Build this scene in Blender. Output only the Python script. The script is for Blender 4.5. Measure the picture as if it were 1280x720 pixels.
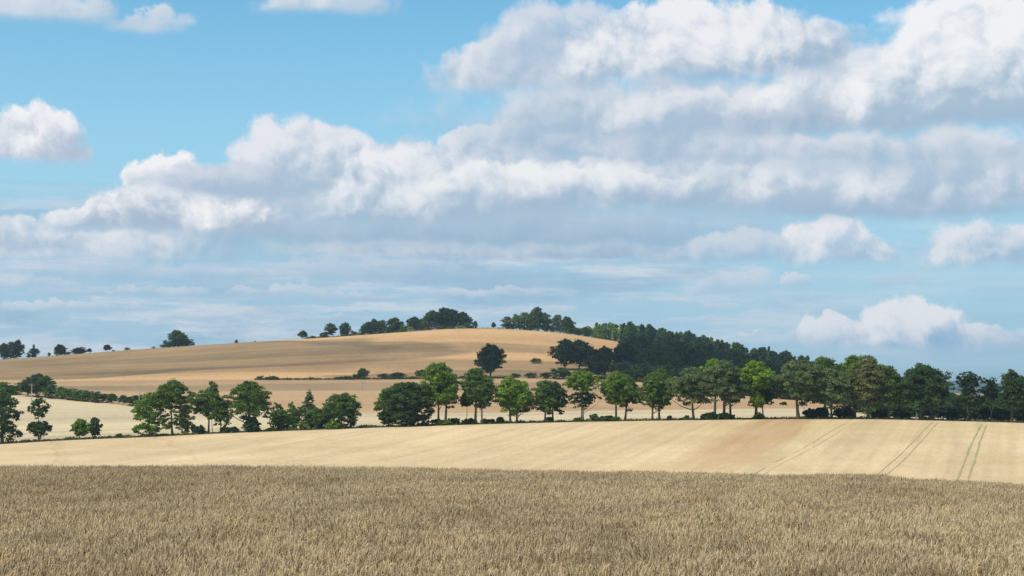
import bpy, bmesh, math, random
import numpy as np
from math import radians, sin, cos, tan, pi
C = bpy.context
scene = C.scene
for o in list(bpy.data.objects):
    bpy.data.objects.remove(o)
col = scene.collection
rng = np.random.default_rng(7)
random.seed(7)

# ------------------------------------------------------------------ camera
F = 1280 * 60 / 36.0                      # focal length in pixels of a 1280-wide picture
TH = math.atan(120 / F)                   # camera tilted up: horizon at row 480 of 720
cam_d = bpy.data.cameras.new("camera")
cam_d.lens = 60
cam_d.sensor_width = 36
cam_d.clip_start = 0.1
cam_d.clip_end = 60000
cam = bpy.data.objects.new("camera", cam_d)
cam.rotation_euler = (pi / 2 + TH, 0, 0)
col.objects.link(cam)
scene.camera = cam

def direction(px, py):
    cx, cy = (px - 640) / F, (360 - py) / F
    return cx, cos(TH) - sin(TH) * cy, sin(TH) + cos(TH) * cy

# ------------------------------------------------------------------ exposure
scene.view_settings.view_transform = 'Standard'
scene.view_settings.look = 'None'
scene.view_settings.gamma = 1
scene.view_settings.use_curve_mapping = False
scene.view_settings.exposure = 0.0
scene.render.engine = 'CYCLES'
scene.cycles.use_denoising = True
scene.cycles.denoiser = 'OPENIMAGEDENOISE'
scene.cycles.denoising_input_passes = 'RGB_ALBEDO_NORMAL'
scene.cycles.denoising_prefilter = 'NONE'
scene.cycles.max_bounces = 4
scene.cycles.diffuse_bounces = 3
scene.cycles.glossy_bounces = 1
scene.cycles.transmission_bounces = 2
scene.cycles.transparent_max_bounces = 8
scene.cycles.volume_bounces = 0

# ------------------------------------------------------------------ sun
SUN = np.array((-0.60, -0.34, 0.0)); SUN /= np.linalg.norm(SUN)
SUN_EL = radians(50)
SUN = np.array((SUN[0] * cos(SUN_EL), SUN[1] * cos(SUN_EL), sin(SUN_EL)))
sl = bpy.data.lights.new("sun", 'SUN')
sl.energy = 4.0
sl.angle = radians(0.5)
sl.color = (1.0, 0.95, 0.86)
so = bpy.data.objects.new("sun", sl)
from mathutils import Vector
so.rotation_euler = Vector(tuple(SUN)).to_track_quat('Z', 'Y').to_euler()
so.location = (0, 0, 60)
col.objects.link(so)

# ------------------------------------------------------------------ node helpers
class S:
    """a socket one can do arithmetic with"""
    def __init__(s, nt, sock): s.nt, s.s = nt, sock
    def _m(s, op, *a, clamp=False):
        n = s.nt.nodes.new('ShaderNodeMath'); n.operation = op; n.use_clamp = clamp
        for i, v in enumerate((s,) + a):
            if isinstance(v, S): s.nt.links.new(v.s, n.inputs[i])
            else: n.inputs[i].default_value = v
        return S(s.nt, n.outputs[0])
    def __add__(s, o): return s._m('ADD', o)
    def __radd__(s, o): return s._m('ADD', o)
    def __sub__(s, o): return s._m('SUBTRACT', o)
    def __rsub__(s, o): return (s * -1) + o
    def __mul__(s, o): return s._m('MULTIPLY', o)
    def __rmul__(s, o): return s._m('MULTIPLY', o)
    def __truediv__(s, o): return s._m('DIVIDE', o)
    def madd(s, a, b, clamp=False): return s._m('MULTIPLY_ADD', a, b, clamp=clamp)
    def clamp(s): return s._m('ADD', 0.0, clamp=True)
    def min(s, o): return s._m('MINIMUM', o)
    def max(s, o): return s._m('MAXIMUM', o)
    def smin(s, o, k): return s._m('SMOOTH_MIN', o, k)
    def power(s, o): return s._m('POWER', o)
    def smooth(s, a, b):
        n = s.nt.nodes.new('ShaderNodeMapRange'); n.interpolation_type = 'SMOOTHSTEP'
        s.nt.links.new(s.s, n.inputs['Value'])
        n.inputs['From Min'].default_value = a; n.inputs['From Max'].default_value = b
        return S(s.nt, n.outputs[0])

def comb(nt, *a):
    n = nt.nodes.new('ShaderNodeCombineXYZ')
    for i, v in enumerate(a):
        if isinstance(v, S): nt.links.new(v.s, n.inputs[i])
        else: n.inputs[i].default_value = v
    return S(nt, n.outputs[0])

def sep(v):
    n = v.nt.nodes.new('ShaderNodeSeparateXYZ'); v.nt.links.new(v.s, n.inputs[0])
    return [S(v.nt, q) for q in n.outputs]

def vm(v, op, *a, scale=None):
    n = v.nt.nodes.new('ShaderNodeVectorMath'); n.operation = op
    for i, q in enumerate((v,) + a):
        if isinstance(q, S): v.nt.links.new(q.s, n.inputs[i])
        else: n.inputs[i].default_value = q
    if scale is not None: n.inputs['Scale'].default_value = scale
    return S(v.nt, n.outputs[1 if op in ('LENGTH', 'DOT_PRODUCT') else 0])

def noise(v, scale, detail=6, rough=0.55, out=0, dim='3D', kind='FBM', lac=2.0):
    n = v.nt.nodes.new('ShaderNodeTexNoise'); n.noise_dimensions = dim
    n.noise_type = kind
    v.nt.links.new(v.s, n.inputs['Vector'])
    n.inputs['Scale'].default_value = scale; n.inputs['Detail'].default_value = detail
    n.inputs['Roughness'].default_value = rough; n.inputs['Lacunarity'].default_value = lac
    return S(v.nt, n.outputs[out])

def mix(nt, f, a, b, typ='MIX'):
    n = nt.nodes.new('ShaderNodeMix'); n.data_type = 'RGBA'; n.blend_type = typ; n.clamp_factor = True
    for i, q in ((0, f), (6, a), (7, b)):
        if isinstance(q, S): nt.links.new(q.s, n.inputs[i])
        elif i == 0: n.inputs[0].default_value = q
        else: n.inputs[i].default_value = tuple(q)[:3] + (1,)
    return S(nt, n.outputs[2])

def lin(r, g, b):
    f = lambda c: (c / 255 / 12.92) if c <= 10.3 else ((c / 255 + 0.055) / 1.055) ** 2.4
    return (f(r), f(g), f(b))

# ------------------------------------------------------------------ world: Nishita sky with procedural clouds
STR = 0.12
world = bpy.data.worlds.new("World")
scene.world = world
world.use_nodes = True
nt = world.node_tree
bg = nt.nodes['Background']
sky = nt.nodes.new('ShaderNodeTexSky')
sky.sky_type = 'NISHITA'
sky.sun_disc = False
sky.sun_elevation = SUN_EL
sky.sun_rotation = math.atan2(SUN[0], SUN[1])
sky.altitude = 300
sky.air_density = 1.0
sky.dust_density = 0.6
sky.ozone_density = 1.6
bg.inputs['Strength'].default_value = STR
SKYC = S(nt, sky.outputs[0])

def L(r, g, b):
    q = lin(r, g, b); return tuple(v / STR for v in q)

def vor(v, scale, detail=3, rough=0.5):
    n = v.nt.nodes.new('ShaderNodeTexVoronoi'); n.voronoi_dimensions = '2D'; n.feature = 'F1'; n.normalize = True
    v.nt.links.new(v.s, n.inputs['Vector'])
    n.inputs['Scale'].default_value = scale; n.inputs['Detail'].default_value = detail
    n.inputs['Roughness'].default_value = rough; n.inputs['Lacunarity'].default_value = 2.2
    return S(v.nt, n.outputs['Distance'])

def group(name, ins, outs):
    g = bpy.data.node_groups.new(name, 'ShaderNodeTree')
    for n, t in ins: g.interface.new_socket(n, in_out='INPUT', socket_type='NodeSocket' + t)
    for n, t in outs: g.interface.new_socket(n, in_out='OUTPUT', socket_type='NodeSocket' + t)
    i = g.nodes.new('NodeGroupInput'); o = g.nodes.new('NodeGroupOutput')
    return g, [S(g, q) for q in i.outputs[:len(ins)]], o

def puff_group():
    """one cumulus: flat soft base, crisp heaped top, lit from the upper left"""
    g, (Pw, ero, rel, acc, cen, inv, flat, k, amax, relg, shade, light), out = group('cumulus', [
        ('Pw', 'Vector'), ('ero', 'Float'), ('rel', 'Float'), ('acc', 'Color'), ('cen', 'Vector'), ('inv', 'Vector'),
        ('flat', 'Float'), ('k', 'Float'), ('amax', 'Float'), ('relg', 'Float'), ('shade', 'Color'), ('light', 'Color')],
        [('Color', 'Color')])
    q = vm(vm(Pw, 'SUBTRACT', cen), 'MULTIPLY', inv)
    qx, qy, fy = sep(q)
    ln = (qx * qx).madd(1.0, qy * qy).power(0.5)
    v = ((1.0 - ln) + ero).smin(fy + flat, 0.25)
    sharp = (fy.madd(0.8, 0.75) * k).max(1.0)
    a = (v * sharp).smooth(0, 1) * amax
    t = fy.madd(0.80, qx * -0.12) + rel.madd(relg, 0.10)
    c = mix(g, t.smooth(-0.15, 0.85), shade, light)
    g.links.new(mix(g, a, acc, c).s, out.inputs[0])
    return g

def sky_cell(name, blobs, puff):
    """everything seen in one window of the sky"""
    g, (P, base), out = group(name, [('P', 'Vector'), ('base', 'Color')], [('Color', 'Color')])
    az, e, _ = sep(P)
    w1 = vm(vm(noise(P, 0.9, 1, 0.5, out=1), 'SUBTRACT', (0.5, 0.5, 0.5)), 'MULTIPLY', (0.95, 0.5, 0))
    w2 = vm(vm(noise(P, 3.4, 7, 0.55, out=1), 'SUBTRACT', (0.5, 0.5, 0.5)), 'MULTIPLY', (0.50, 0.42, 0))
    Pw = vm(vm(P, 'ADD', w1), 'ADD', w2)
    Pf = vm(vm(P, 'ADD', vm(w1, 'SCALE', scale=0.35)), 'ADD', vm(w2, 'SCALE', scale=0.25))
    pwx, pwy, _u = sep(Pw)
    Pw = comb(g, pwx, pwy, sep(Pf)[1])
    Pr = vm(vm(P, 'ADD', vm(w1, 'SCALE', scale=0.6)), 'ADD', vm(w2, 'SCALE', scale=0.42))
    def H(v): return vor(v, 1.6, 4, 0.50)
    h0 = H(Pr)
    rel = (H(vm(Pr, 'ADD', (-0.10, 0.12, 0))) - h0)
    rel = rel * 0.55 + (noise(Pr, 1.1, 4, 0.5) - 0.5) * 0.50
    ero = (0.5 - h0) * 0.50
    Pb = vm(P, 'MULTIPLY', (0.28, 1.6, 1))
    acc = base
    if name.startswith('low'):
        band = noise(vm(vm(Pb, 'MULTIPLY', (1, 1.7, 1)), 'ADD', vm(w2, 'SCALE', scale=0.5)), 1.5, 7, 0.62)
        veil_mask = e.smooth(-0.1, 0.5) * e.smooth(2.7, 1.7)
        vx = (az.smooth(5.6, 0.2) * 0.62 + 0.30) * az._m('ABSOLUTE').smooth(9.0, 7.0)
        acc = mix(g, veil_mask * vx * 0.55, acc, L(160, 190, 214))
        acc = mix(g, band.smooth(0.45, 0.62) * veil_mask * vx, acc, L(210, 220, 230))
        b2 = noise(vm(Pb, 'ADD', (7.3, 2.1, 0)), 1.3, 5, 0.6)
        acc = mix(g, b2.smooth(0.47, 0.66) * veil_mask * vx * 0.85, acc, L(150, 183, 210))
    for (cx, cy, rx, ry, flat, shade, light, kk, amax, relg) in blobs:
        n = g.nodes.new('ShaderNodeGroup'); n.node_tree = puff
        for i, v in enumerate((Pw, ero, rel, acc)): g.links.new(v.s, n.inputs[i])
        n.inputs[4].default_value = (cx, cy, cy)
        n.inputs[5].default_value = (100 / rx, 100 / ry, 100 / ry)
        for i, v in zip((6, 7, 8, 9), (flat, kk, amax, relg)): n.inputs[i].default_value = v
        n.inputs[10].default_value = (*L(*shade), 1); n.inputs[11].default_value = (*L(*light), 1)
        acc = S(g, n.outputs[0])
    g.links.new(acc.s, out.inputs[0])
    return g

def build_sky():
    tc = nt.nodes.new('ShaderNodeTexCoord')
    x, y, z = sep(S(nt, tc.outputs['Generated']))
    az = x._m('ARCTAN2', y) * (F / 100)
    el = z._m('ARCSINE') * (F / 100)
    P = comb(nt, az, el, 0.0)            # 1 unit = 1/21.3 radian of azimuth and elevation
    def pos(px, py):
        d = direction(px, py); n = math.sqrt(sum(q * q for q in d))
        return math.atan2(d[0], d[1]) * F / 100, math.asin(d[2] / n) * F / 100
    base = mix(nt, 1.0, SKYC, SKY_TINT, 'MULTIPLY')
    base = mix(nt, el.smooth(5.5, 0.3) * 0.9, base, L(*SKY_LOW))
    puff = puff_group()
    blobs = [pos(b[0], b[1]) + b[2:] for b in BLOBS]
    out = nt.nodes['World Output']
    def closure(colr):
        b = nt.nodes.new('ShaderNodeBackground'); b.inputs['Strength'].default_value = STR
        nt.links.new(colr.s, b.inputs['Color']); return b.outputs[0]
    def choose(f, a, b):
        m = nt.nodes.new('ShaderNodeMixShader'); nt.links.new(f.s, m.inputs[0])
        nt.links.new(a, m.inputs[1]); nt.links.new(b, m.inputs[2]); return m.outputs[0]
    ecut = 2.45
    cells = []
    acuts = [-9.0, -4.4, -2.1, 0.0, 2.2, 4.4, 9.0]
    for lo, hi in zip(acuts[:-1], acuts[1:]):
        pair = []
        for nm, e0, e1 in (('low', 0, ecut), ('high', ecut, 6.5)):
            sel = [b for b in blobs if b[0] - b[2] / 78 - .5 < hi and b[0] + b[2] / 78 + .5 > lo
                   and b[1] - b[3] / 100 * min(1.3, b[4] + .3) - .4 < e1 and b[1] + b[3] / 78 + .4 > e0]
            g = sky_cell(nm + ' sky', sel, puff)
            n = nt.nodes.new('ShaderNodeGroup'); n.node_tree = g
            nt.links.new(P.s, n.inputs[0]); nt.links.new(base.s, n.inputs[1])
            pair.append(closure(S(nt, n.outputs[0])))
        cells.append(choose(el._m('GREATER_THAN', ecut), pair[0], pair[1]))
    res = cells[0]
    # nested choice: only the chosen window is evaluated
    def tree(i, j):
        if j - i == 1: return cells[i]
        m = (i + j) // 2
        return choose(az._m('GREATER_THAN', acuts[m]), tree(i, m), tree(m, j))
    res = tree(0, len(cells))
    # the rest of the sky: scattered fair-weather cloud
    Pg = vm(S(nt, tc.outputs['Generated']), 'MULTIPLY', (1, 1, 2.2))
    gc = noise(Pg, 2.6, 4, 0.6).smooth(0.44, 0.60) * 0.9 * az._m('ABSOLUTE').smooth(9.0, 15.0).max(el.smooth(6.5, 11.0))
    other = closure(mix(nt, gc * el.smooth(0, 3), base, L(226, 228, 232)))
    inside = (az._m('GREATER_THAN', acuts[0]) * az._m('LESS_THAN', acuts[-1]) * el._m('LESS_THAN', 6.5) * el._m('GREATER_THAN', -0.3))
    res = choose(inside, other, res)
    nt.links.new(res, out.inputs['Surface'])
    world.cycles.sampling_method = 'MANUAL'
    world.cycles.sample_map_resolution = 256

SKY_TINT = (0.72, 1.22, 1.26)
SKY_LOW = (170, 207, 230)
W = (244, 244, 246); G = (172, 190, 209); G2 = (150, 178, 204); LW = (226, 230, 237); MW = (212, 220, 230)
GW = (190, 201, 216)
#  px, py, rx, ry, flat base (0 cuts at the centre row, 1 leaves a full ellipse), shade, light, edge, opacity, relief
BLOBS = [
    # small ones low over the horizon
    (1225, 440, 120, 22, .8, (157, 193, 218), (190, 208, 226), 2, .7, 1.5),
    (1060, 425, 70, 26, .35, (167, 197, 220), (226, 230, 236), 4, .95, 3),
    (1150, 430, 92, 48, .3, (147, 185, 216), (232, 234, 239), 3.4, .95, 3.4),
    (1235, 428, 50, 26, .4, (162, 193, 218), (222, 227, 235), 3, .9, 3),
    (930, 417, 25, 10, .6, (172, 200, 221), (226, 230, 236), 3, .8, 2),
    (905, 363, 70, 22, .7, (173, 201, 223), (210, 219, 230), 2, .75, 2.5),
    (1000, 358, 22, 13, .7, (173, 201, 223), (214, 222, 232), 2, .75, 2),
    (1120, 358, 34, 10, .8, (173, 199, 221), (190, 206, 223), 2, .5, 2),
    (110, 408, 30, 7, .8, (173, 201, 223), (196, 210, 226), 2, .5, 2),
    # grey slabs of the receding decks
    (330, 400, 260, 9, .8, (167, 197, 220), (196, 210, 225), 1.8, .9, 2.4),
    (90, 386, 150, 10, .7, (169, 199, 221), (204, 216, 228), 2.0, .95, 2.6),
    (480, 372, 200, 9, .8, (169, 198, 220), (200, 213, 226), 1.8, .9, 2.4),
    (210, 366, 200, 11, .7, (165, 195, 218), (204, 216, 228), 2.0, .95, 2.6),
    (40, 356, 90, 14, .5, (167, 197, 220), (214, 222, 232), 2.2, .85, 2.4),
    (300, 345, 420, 20, .9, (165, 195, 217), (198, 212, 226), 1.6, .7, 2),
    (640, 322, 330, 22, .5, G2, (214, 222, 231), 1.8, .85, 2.5),
    (110, 318, 230, 44, .4, (160, 193, 217), (220, 226, 235), 2.2, .95, 3),
    (560, 296, 470, 42, .8, (156, 184, 208), (186, 205, 221), 1.8, .95, 1.5),
    (1040, 322, 80, 46, .35, (165, 195, 218), (232, 234, 240), 4, 1, 3.2),
    (930, 322, 70, 32, .4, (165, 195, 218), (206, 216, 228), 2.5, .9, 3),
    (1225, 330, 100, 58, .25, (162, 192, 216), (224, 229, 237), 3, 1, 3.2),
    (1100, 262, 270, 30, .7, (157, 187, 212), (186, 202, 219), 2, .95, 1.5),
    (50, 304, 92, 36, .35, (168, 192, 214), (234, 237, 241), 3.4, 1, 3),
    (150, 312, 70, 24, .4, (168, 192, 214), (224, 229, 236), 2.6, 1, 3),
    # middle decks
    (380, 268, 340, 40, .6, (162, 191, 214), (206, 215, 227), 2, 1, 2),
    (470, 222, 130, 52, .6, (169, 191, 213), (206, 214, 227), 2.4, 1, 3),
    (385, 226, 120, 80, .5, (169, 192, 213), (230, 233, 239), 3.4, 1, 3),
    (130, 282, 70, 34, .4, (175, 200, 220), (230, 233, 239), 4, 1, 3.2),
    (212, 262, 52, 66, .5, (176, 194, 212), W, 5, 1, 3),
    (240, 280, 142, 52, .3, (170, 189, 209), W, 4, 1, 3.4),
    (300, 232, 120, 36, .7, (171, 192, 213), (208, 216, 228), 2.4, 1, 3),
    (592, 196, 46, 50, .6, (171, 193, 214), (238, 240, 244), 4.5, 1, 3),
    (510, 262, 110, 78, .35, (167, 191, 212), (236, 238, 243), 4, 1, 3.4),
    (620, 240, 100, 84, .5, (169, 192, 213), (236, 238, 243), 4, 1, 3.4),
    (850, 245, 360, 60, .7, (163, 188, 210), (216, 223, 231), 2.2, 1, 2.4),
    (760, 180, 200, 78, .7, (165, 189, 212), (224, 229, 236), 2, .95, 2.6),
    (1190, 240, 240, 78, .5, (165, 189, 211), (224, 228, 236), 2.6, 1, 2.8),
    (960, 196, 170, 26, .4, (176, 193, 212), (230, 233, 238), 2.6, 1, 2.8),
    (800, 222, 190, 30, .4, (176, 193, 212), (232, 235, 240), 2.6, 1, 2.8),
    (880, 190, 190, 40, .6, (169, 191, 213), (214, 220, 230), 2.2, 1, 3),
    (760, 244, 330, 38, .25, (169, 191, 212), (238, 240, 243), 2.8, 1, 2.6),
    (1010, 246, 110, 50, .3, (177, 197, 216), (234, 236, 241), 3, 1, 3),
    (1190, 222, 160, 52, .35, (175, 196, 216), (234, 236, 240), 3, 1, 3),
    # upper decks
    (900, 150, 420, 60, .8, (165, 190, 212), (212, 219, 229), 1.8, .95, 2.4),
    (1120, 196, 360, 36, .9, (169, 193, 214), (216, 222, 231), 1.6, .9, 2.4),
    (930, 150, 260, 44, .55, (173, 194, 214), (228, 231, 237), 2.2, 1, 2.8),
    (650, 108, 122, 58, .3, (175, 196, 216), (226, 230, 237), 3, 1, 2.8),
    (730, 60, 140, 60, .7, (169, 193, 216), (218, 223, 233), 2.4, .9, 3),
    (1065, 148, 160, 84, .3, (173, 194, 214), (238, 240, 243), 3.4, 1, 2.8),
    (1130, 150, 260, 44, .5, (155, 181, 205), (190, 202, 218), 2, 1, 2),
    (1222, 142, 172, 140, .25, (169, 192, 212), (242, 243, 246), 3.6, 1, 3),
    (880, 92, 200, 94, .25, (163, 187, 210), (238, 239, 243), 3.6, 1, 3),
    # upper left
    (38, 192, 66, 66, .25, (180, 195, 214), W, 4.2, 1, 3),
    (45, 14, 110, 36, .45, (185, 205, 222), (222, 226, 235), 2.5, .9, 3),
    (182, 30, 50, 22, .6, (187, 206, 223), (216, 222, 232), 2.2, .85, 3),
    (405, 8, 90, 28, .45, (187, 206, 223), (224, 229, 236), 2.5, .9, 3),
]
build_sky()

# ================================================================== the land
# Stations of the terrain: for every column of view, depths and ground heights.
# (rows of the 720-row photograph turned into real heights at their real depth)
def row_z(py, Y):
    cy = (360 - py) / F
    return Y * (sin(TH) + cos(TH) * cy) / (cos(TH) - sin(TH) * cy)

PX = np.linspace(-700, 2000, 181)
def soften(v, n=2):
    for _ in range(n): v = np.concatenate([v[:1], (v[:-2] + 2 * v[1:-1] + v[2:]) / 4, v[-1:]])
    return v
def P_(pairs):
    a = np.array(pairs, float); return soften(np.interp(PX, a[:, 0], a[:, 1]))
def const(v): return np.full(len(PX), float(v))
ONE = const(1)
stations = []          # (name of the strip that STARTS here, Y array, z array)
def st(Y, z=None, py=None, strip=None):
    Y = P_(Y) if isinstance(Y, list) else const(Y)
    if py is not None: z = row_z(P_(py), Y)
    else: z = P_(z) if isinstance(z, list) else const(z)
    stations.append((strip, Y, z))
CROP_H = 0.86
st(-400, -6, strip='crop_soil')
st(-30, -1.9, strip='crop_soil')
st(0, -1.8, strip='crop_soil')
st(14, -3.0, strip='crop_soil')
st(22, -3.36, strip='crop_soil')
CR = [(-700, 584), (0, 583), (300, 583), (450, 584.5), (640, 588), (800, 590), (880, 592), (960, 594.5), (1010, 595), (1040, 592.5),
      (1065, 592), (1090, 593.5), (1120, 597), (1190, 600.5), (1240, 602), (1280, 606), (1600, 612), (2000, 615)]
Yc = 60.0
PXC = PX
cz = row_z(np.interp(640 + (PX - 640) * 1.059, [c[0] for c in CR], [c[1] + 3.2 for c in CR]), const(Yc)) - CROP_H
stations.append(('crop_soil', const(Yc), cz))
st(84, [(-700, -5.7), (0, -5.7), (640, -5.7), (1280, -6.2), (2000, -6.4)], strip='pale')
st(200, [(-700, -15.5), (640, -15.5), (1280, -16.5), (2000, -17)], strip='pale')
st(335, py=[(-700, 588), (0, 588), (640, 596), (1000, 600), (1280, 607), (2000, 610)], strip='pale')
st(420, py=[(-700, 572), (0, 567), (200, 561), (400, 557), (640, 555), (900, 552), (1100, 554), (1280, 556), (2000, 560)], strip='pale')
AV = [(-700, 575), (-300, 566), (0, 556), (50, 552.5), (100, 549.5), (190, 545.5), (250, 542), (320, 539), (400, 536.5), (500, 533.5), (600, 531), (700, 528.5),
      (800, 526.5), (900, 524.8), (1000, 524), (1100, 524.5), (1200, 527), (1280, 529), (1600, 534), (2000, 540)]
st(497, py=AV, strip='verge')
st(520, py=[(a, b - 1.9) for a, b in AV], strip='stubble')
st([(-700, 760), (0, 750), (170, 690), (330, 650), (440, 630), (640, 640), (800, 660), (2000, 680)],
   py=[(-700, 480), (0, 491), (25, 492), (100, 500), (170, 507), (200, 509), (330, 513), (440, 516.5), (640, 516), (700, 513.5), (840, 511.5),
       (960, 510), (1060, 511), (1100, 513), (1280, 519), (2000, 530)], strip='tan')
st([(-700, 960), (0, 900), (330, 880), (770, 880), (850, 800), (960, 760), (1280, 730), (2000, 730)],
   py=[(-700, 462), (0, 477), (200, 475.5), (330, 474.5), (560, 473), (640, 473), (700, 474), (770, 477), (850, 488), (960, 500), (1050, 505), (1280, 514), (2000, 526)], strip='hill')
st([(-700, 1130), (0, 1090), (770, 1090), (1280, 1000), (2000, 1000)],
   py=[(-700, 463), (0, 459), (200, 450), (330, 443), (440, 438), (560, 434), (640, 435), (700, 438), (770, 446), (850, 462), (960, 484), (1050, 494), (1280, 503), (2000, 520)], strip='hill')
st(1300, py=[(-700, 468), (-300, 460), (0, 450), (100, 442.5), (200, 435), (300, 428.5), (400, 423), (450, 419.5), (560, 411.5), (620, 411), (700, 416), (770, 427),
             (850, 440), (900, 449), (960, 462), (1050, 482), (1100, 488), (1280, 495), (2000, 510)], strip='hill')
st(1480, [(-700, 4), (0, 14), (560, 36), (700, 34), (850, 18), (960, 4), (1280, -16), (2000, -24)], strip='far')
st(2200, [(-700, -20), (560, -14), (1280, -36), (2000, -40)], strip='far')
st(4500, -60, strip='far')
st([(-700, 9000), (1100, 9500), (1195, 8800), (1280, 8800), (2000, 9300)], [(-700, -30), (640, -40), (1100, 5), (1190, 20), (1215, 10), (1240, 2), (1280, 6), (1600, 30), (2000, 20)], strip='far')
st(12000, -90, strip='far')
st(16000, -110, strip=None)
SY = np.array([s[1] for s in stations]); SZ = np.array([s[2] for s in stations])     # (station, column)

def pchip(x, y, q):
    """monotone cubic through (x, y), evaluated at q"""
    h = np.diff(x); d = np.diff(y) / h
    m = np.zeros_like(y)
    w1 = 2 * h[1:] + h[:-1]; w2 = h[1:] + 2 * h[:-1]
    ok = d[:-1] * d[1:] > 0
    den = np.where(ok, w1 / np.where(ok, d[:-1], 1) + w2 / np.where(ok, d[1:], 1), 1)
    m[1:-1] = np.where(ok, (w1 + w2) / den, 0)
    m[0], m[-1] = d[0], d[-1]
    i = np.clip(np.searchsorted(x, q) - 1, 0, len(x) - 2)
    t = (q - x[i]) / h[i]
    return ((1 + 2 * t) * (1 - t) ** 2 * y[i] + t * (1 - t) ** 2 * h[i] * m[i]
            + t * t * (3 - 2 * t) * y[i + 1] + t * t * (t - 1) * h[i] * m[i + 1])

def gY(Y):                                  # the fan of columns opens from well behind the camera
    return 0.5 * (Y + np.sqrt(Y * Y + 900.0))

from mathutils import noise as mn
def rough(X, Y):
    """small natural swells of the fields"""
    a = np.zeros_like(np.asarray(X, float) + np.asarray(Y, float))
    s = np.asarray(Y, float)
    for k, (fx, fy, ph) in enumerate(((0.021, 0.013, 0.3), (0.043, 0.031, 1.9), (0.011, 0.027, 4.0))):
        a = a + np.sin(np.asarray(X) * fx + ph) * np.cos(s * fy + 1.7 * ph) / (k + 1.5)
    return a * np.clip((s - 150) / 300, 0, 1) * 0.28

def ground(X, Y):
    """height of the land at any point"""
    px = 640 + F * X / gY(Y)
    ys = np.array([np.interp(px, PX, SY[k]) for k in range(len(SY))])
    zs = np.array([np.interp(px, PX, SZ[k]) for k in range(len(SY))])
    return float(pchip(ys, zs, np.array([Y]))[0]) + float(rough(X, Y))

def spot(px, Y):
    X = (px - 640) / F * (Y / (cos(TH) - sin(TH) * (360 - 500) / F))
    return X, Y, ground(X, Y)

def row_height(py, Y): return row_z(py, Y)

# ------------------------------------------------------------------ materials
def new_mat(name):
    m = bpy.data.materials.new(name); m.use_nodes = True
    for n in list(m.node_tree.nodes):
        if n.type != 'OUTPUT_MATERIAL': m.node_tree.nodes.remove(n)
    return m, m.node_tree, m.node_tree.nodes['Material Output']

def bsdf(t, color, rough=0.9, spec=0.15, normal=None):
    b = t.nodes.new('ShaderNodeBsdfPrincipled')
    if isinstance(color, S): t.links.new(color.s, b.inputs['Base Color'])
    else: b.inputs['Base Color'].default_value = (*color, 1)
    b.inputs['Roughness'].default_value = rough
    b.inputs['Specular IOR Level'].default_value = spec
    if normal is not None: t.links.new(normal.s, b.inputs['Normal'])
    return b.outputs[0]

def bump(t, h, strength, dist):
    n = t.nodes.new('ShaderNodeBump'); n.inputs['Strength'].default_value = strength; n.inputs['Distance'].default_value = dist
    t.links.new(h.s, n.inputs['Height']); return S(t, n.outputs[0])

def world_pos(t):
    return S(t, t.nodes.new('ShaderNodeNewGeometry').outputs['Position'])

def field_mat(name, base, alt, fine=0.25, streak=(0.012, 0.05), streak_amt=0.5, rot=0.0, extra=None, grain=0.8, row=None):
    """a cereal or stubble field: fine grain, drilled streaks, slow patches"""
    m, t, out = new_mat(name)
    p = world_pos(t)
    if rot:
        r = t.nodes.new('ShaderNodeVectorRotate'); r.inputs['Angle'].default_value = rot; r.rotation_type = 'Z_AXIS'
        t.links.new(p.s, r.inputs['Vector']); pr = S(t, r.outputs[0])
    else: pr = p
    st_ = noise(vm(pr, 'MULTIPLY', (streak[0], streak[1], 0)), 1.0, 6, 0.6)
    pa = noise(vm(pr, 'MULTIPLY', (1, 1, 0)), 0.012, 4, 0.55)
    gr = noise(vm(p, 'MULTIPLY', (1, 0.30, 0)), grain, 4, 0.75)
    f = (st_.smooth(0.35, 0.68) * streak_amt + pa.smooth(0.35, 0.7) * (1 - streak_amt))
    c = mix(t, f, base, alt)
    md = noise(vm(pr, 'MULTIPLY', (.10 * grain, .05 * grain, 0)), 1.0, 5, 0.65)
    hl = noise(vm(pr, 'MULTIPLY', (streak[0] * 1.5, streak[1] * 7, 0)), 1.0, 4, 0.6).smooth(.5, .75)
    gm = gr.madd(fine * 4.0, 1 - fine * 2) * md.madd(fine * 2.0, 1 - fine) * hl.madd(-.24 if streak_amt > .65 else -.05, 1.0)
    c = mix(t, 1.0, c, comb(t, *[gm] * 3), 'MULTIPLY')
    if extra: c = extra(t, p, c)
    h = gr
    t.links.new(bsdf(t, c, 0.95, 0.05, bump(t, gr, 0.5, 0.25)), out.inputs[0])
    return m

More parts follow.
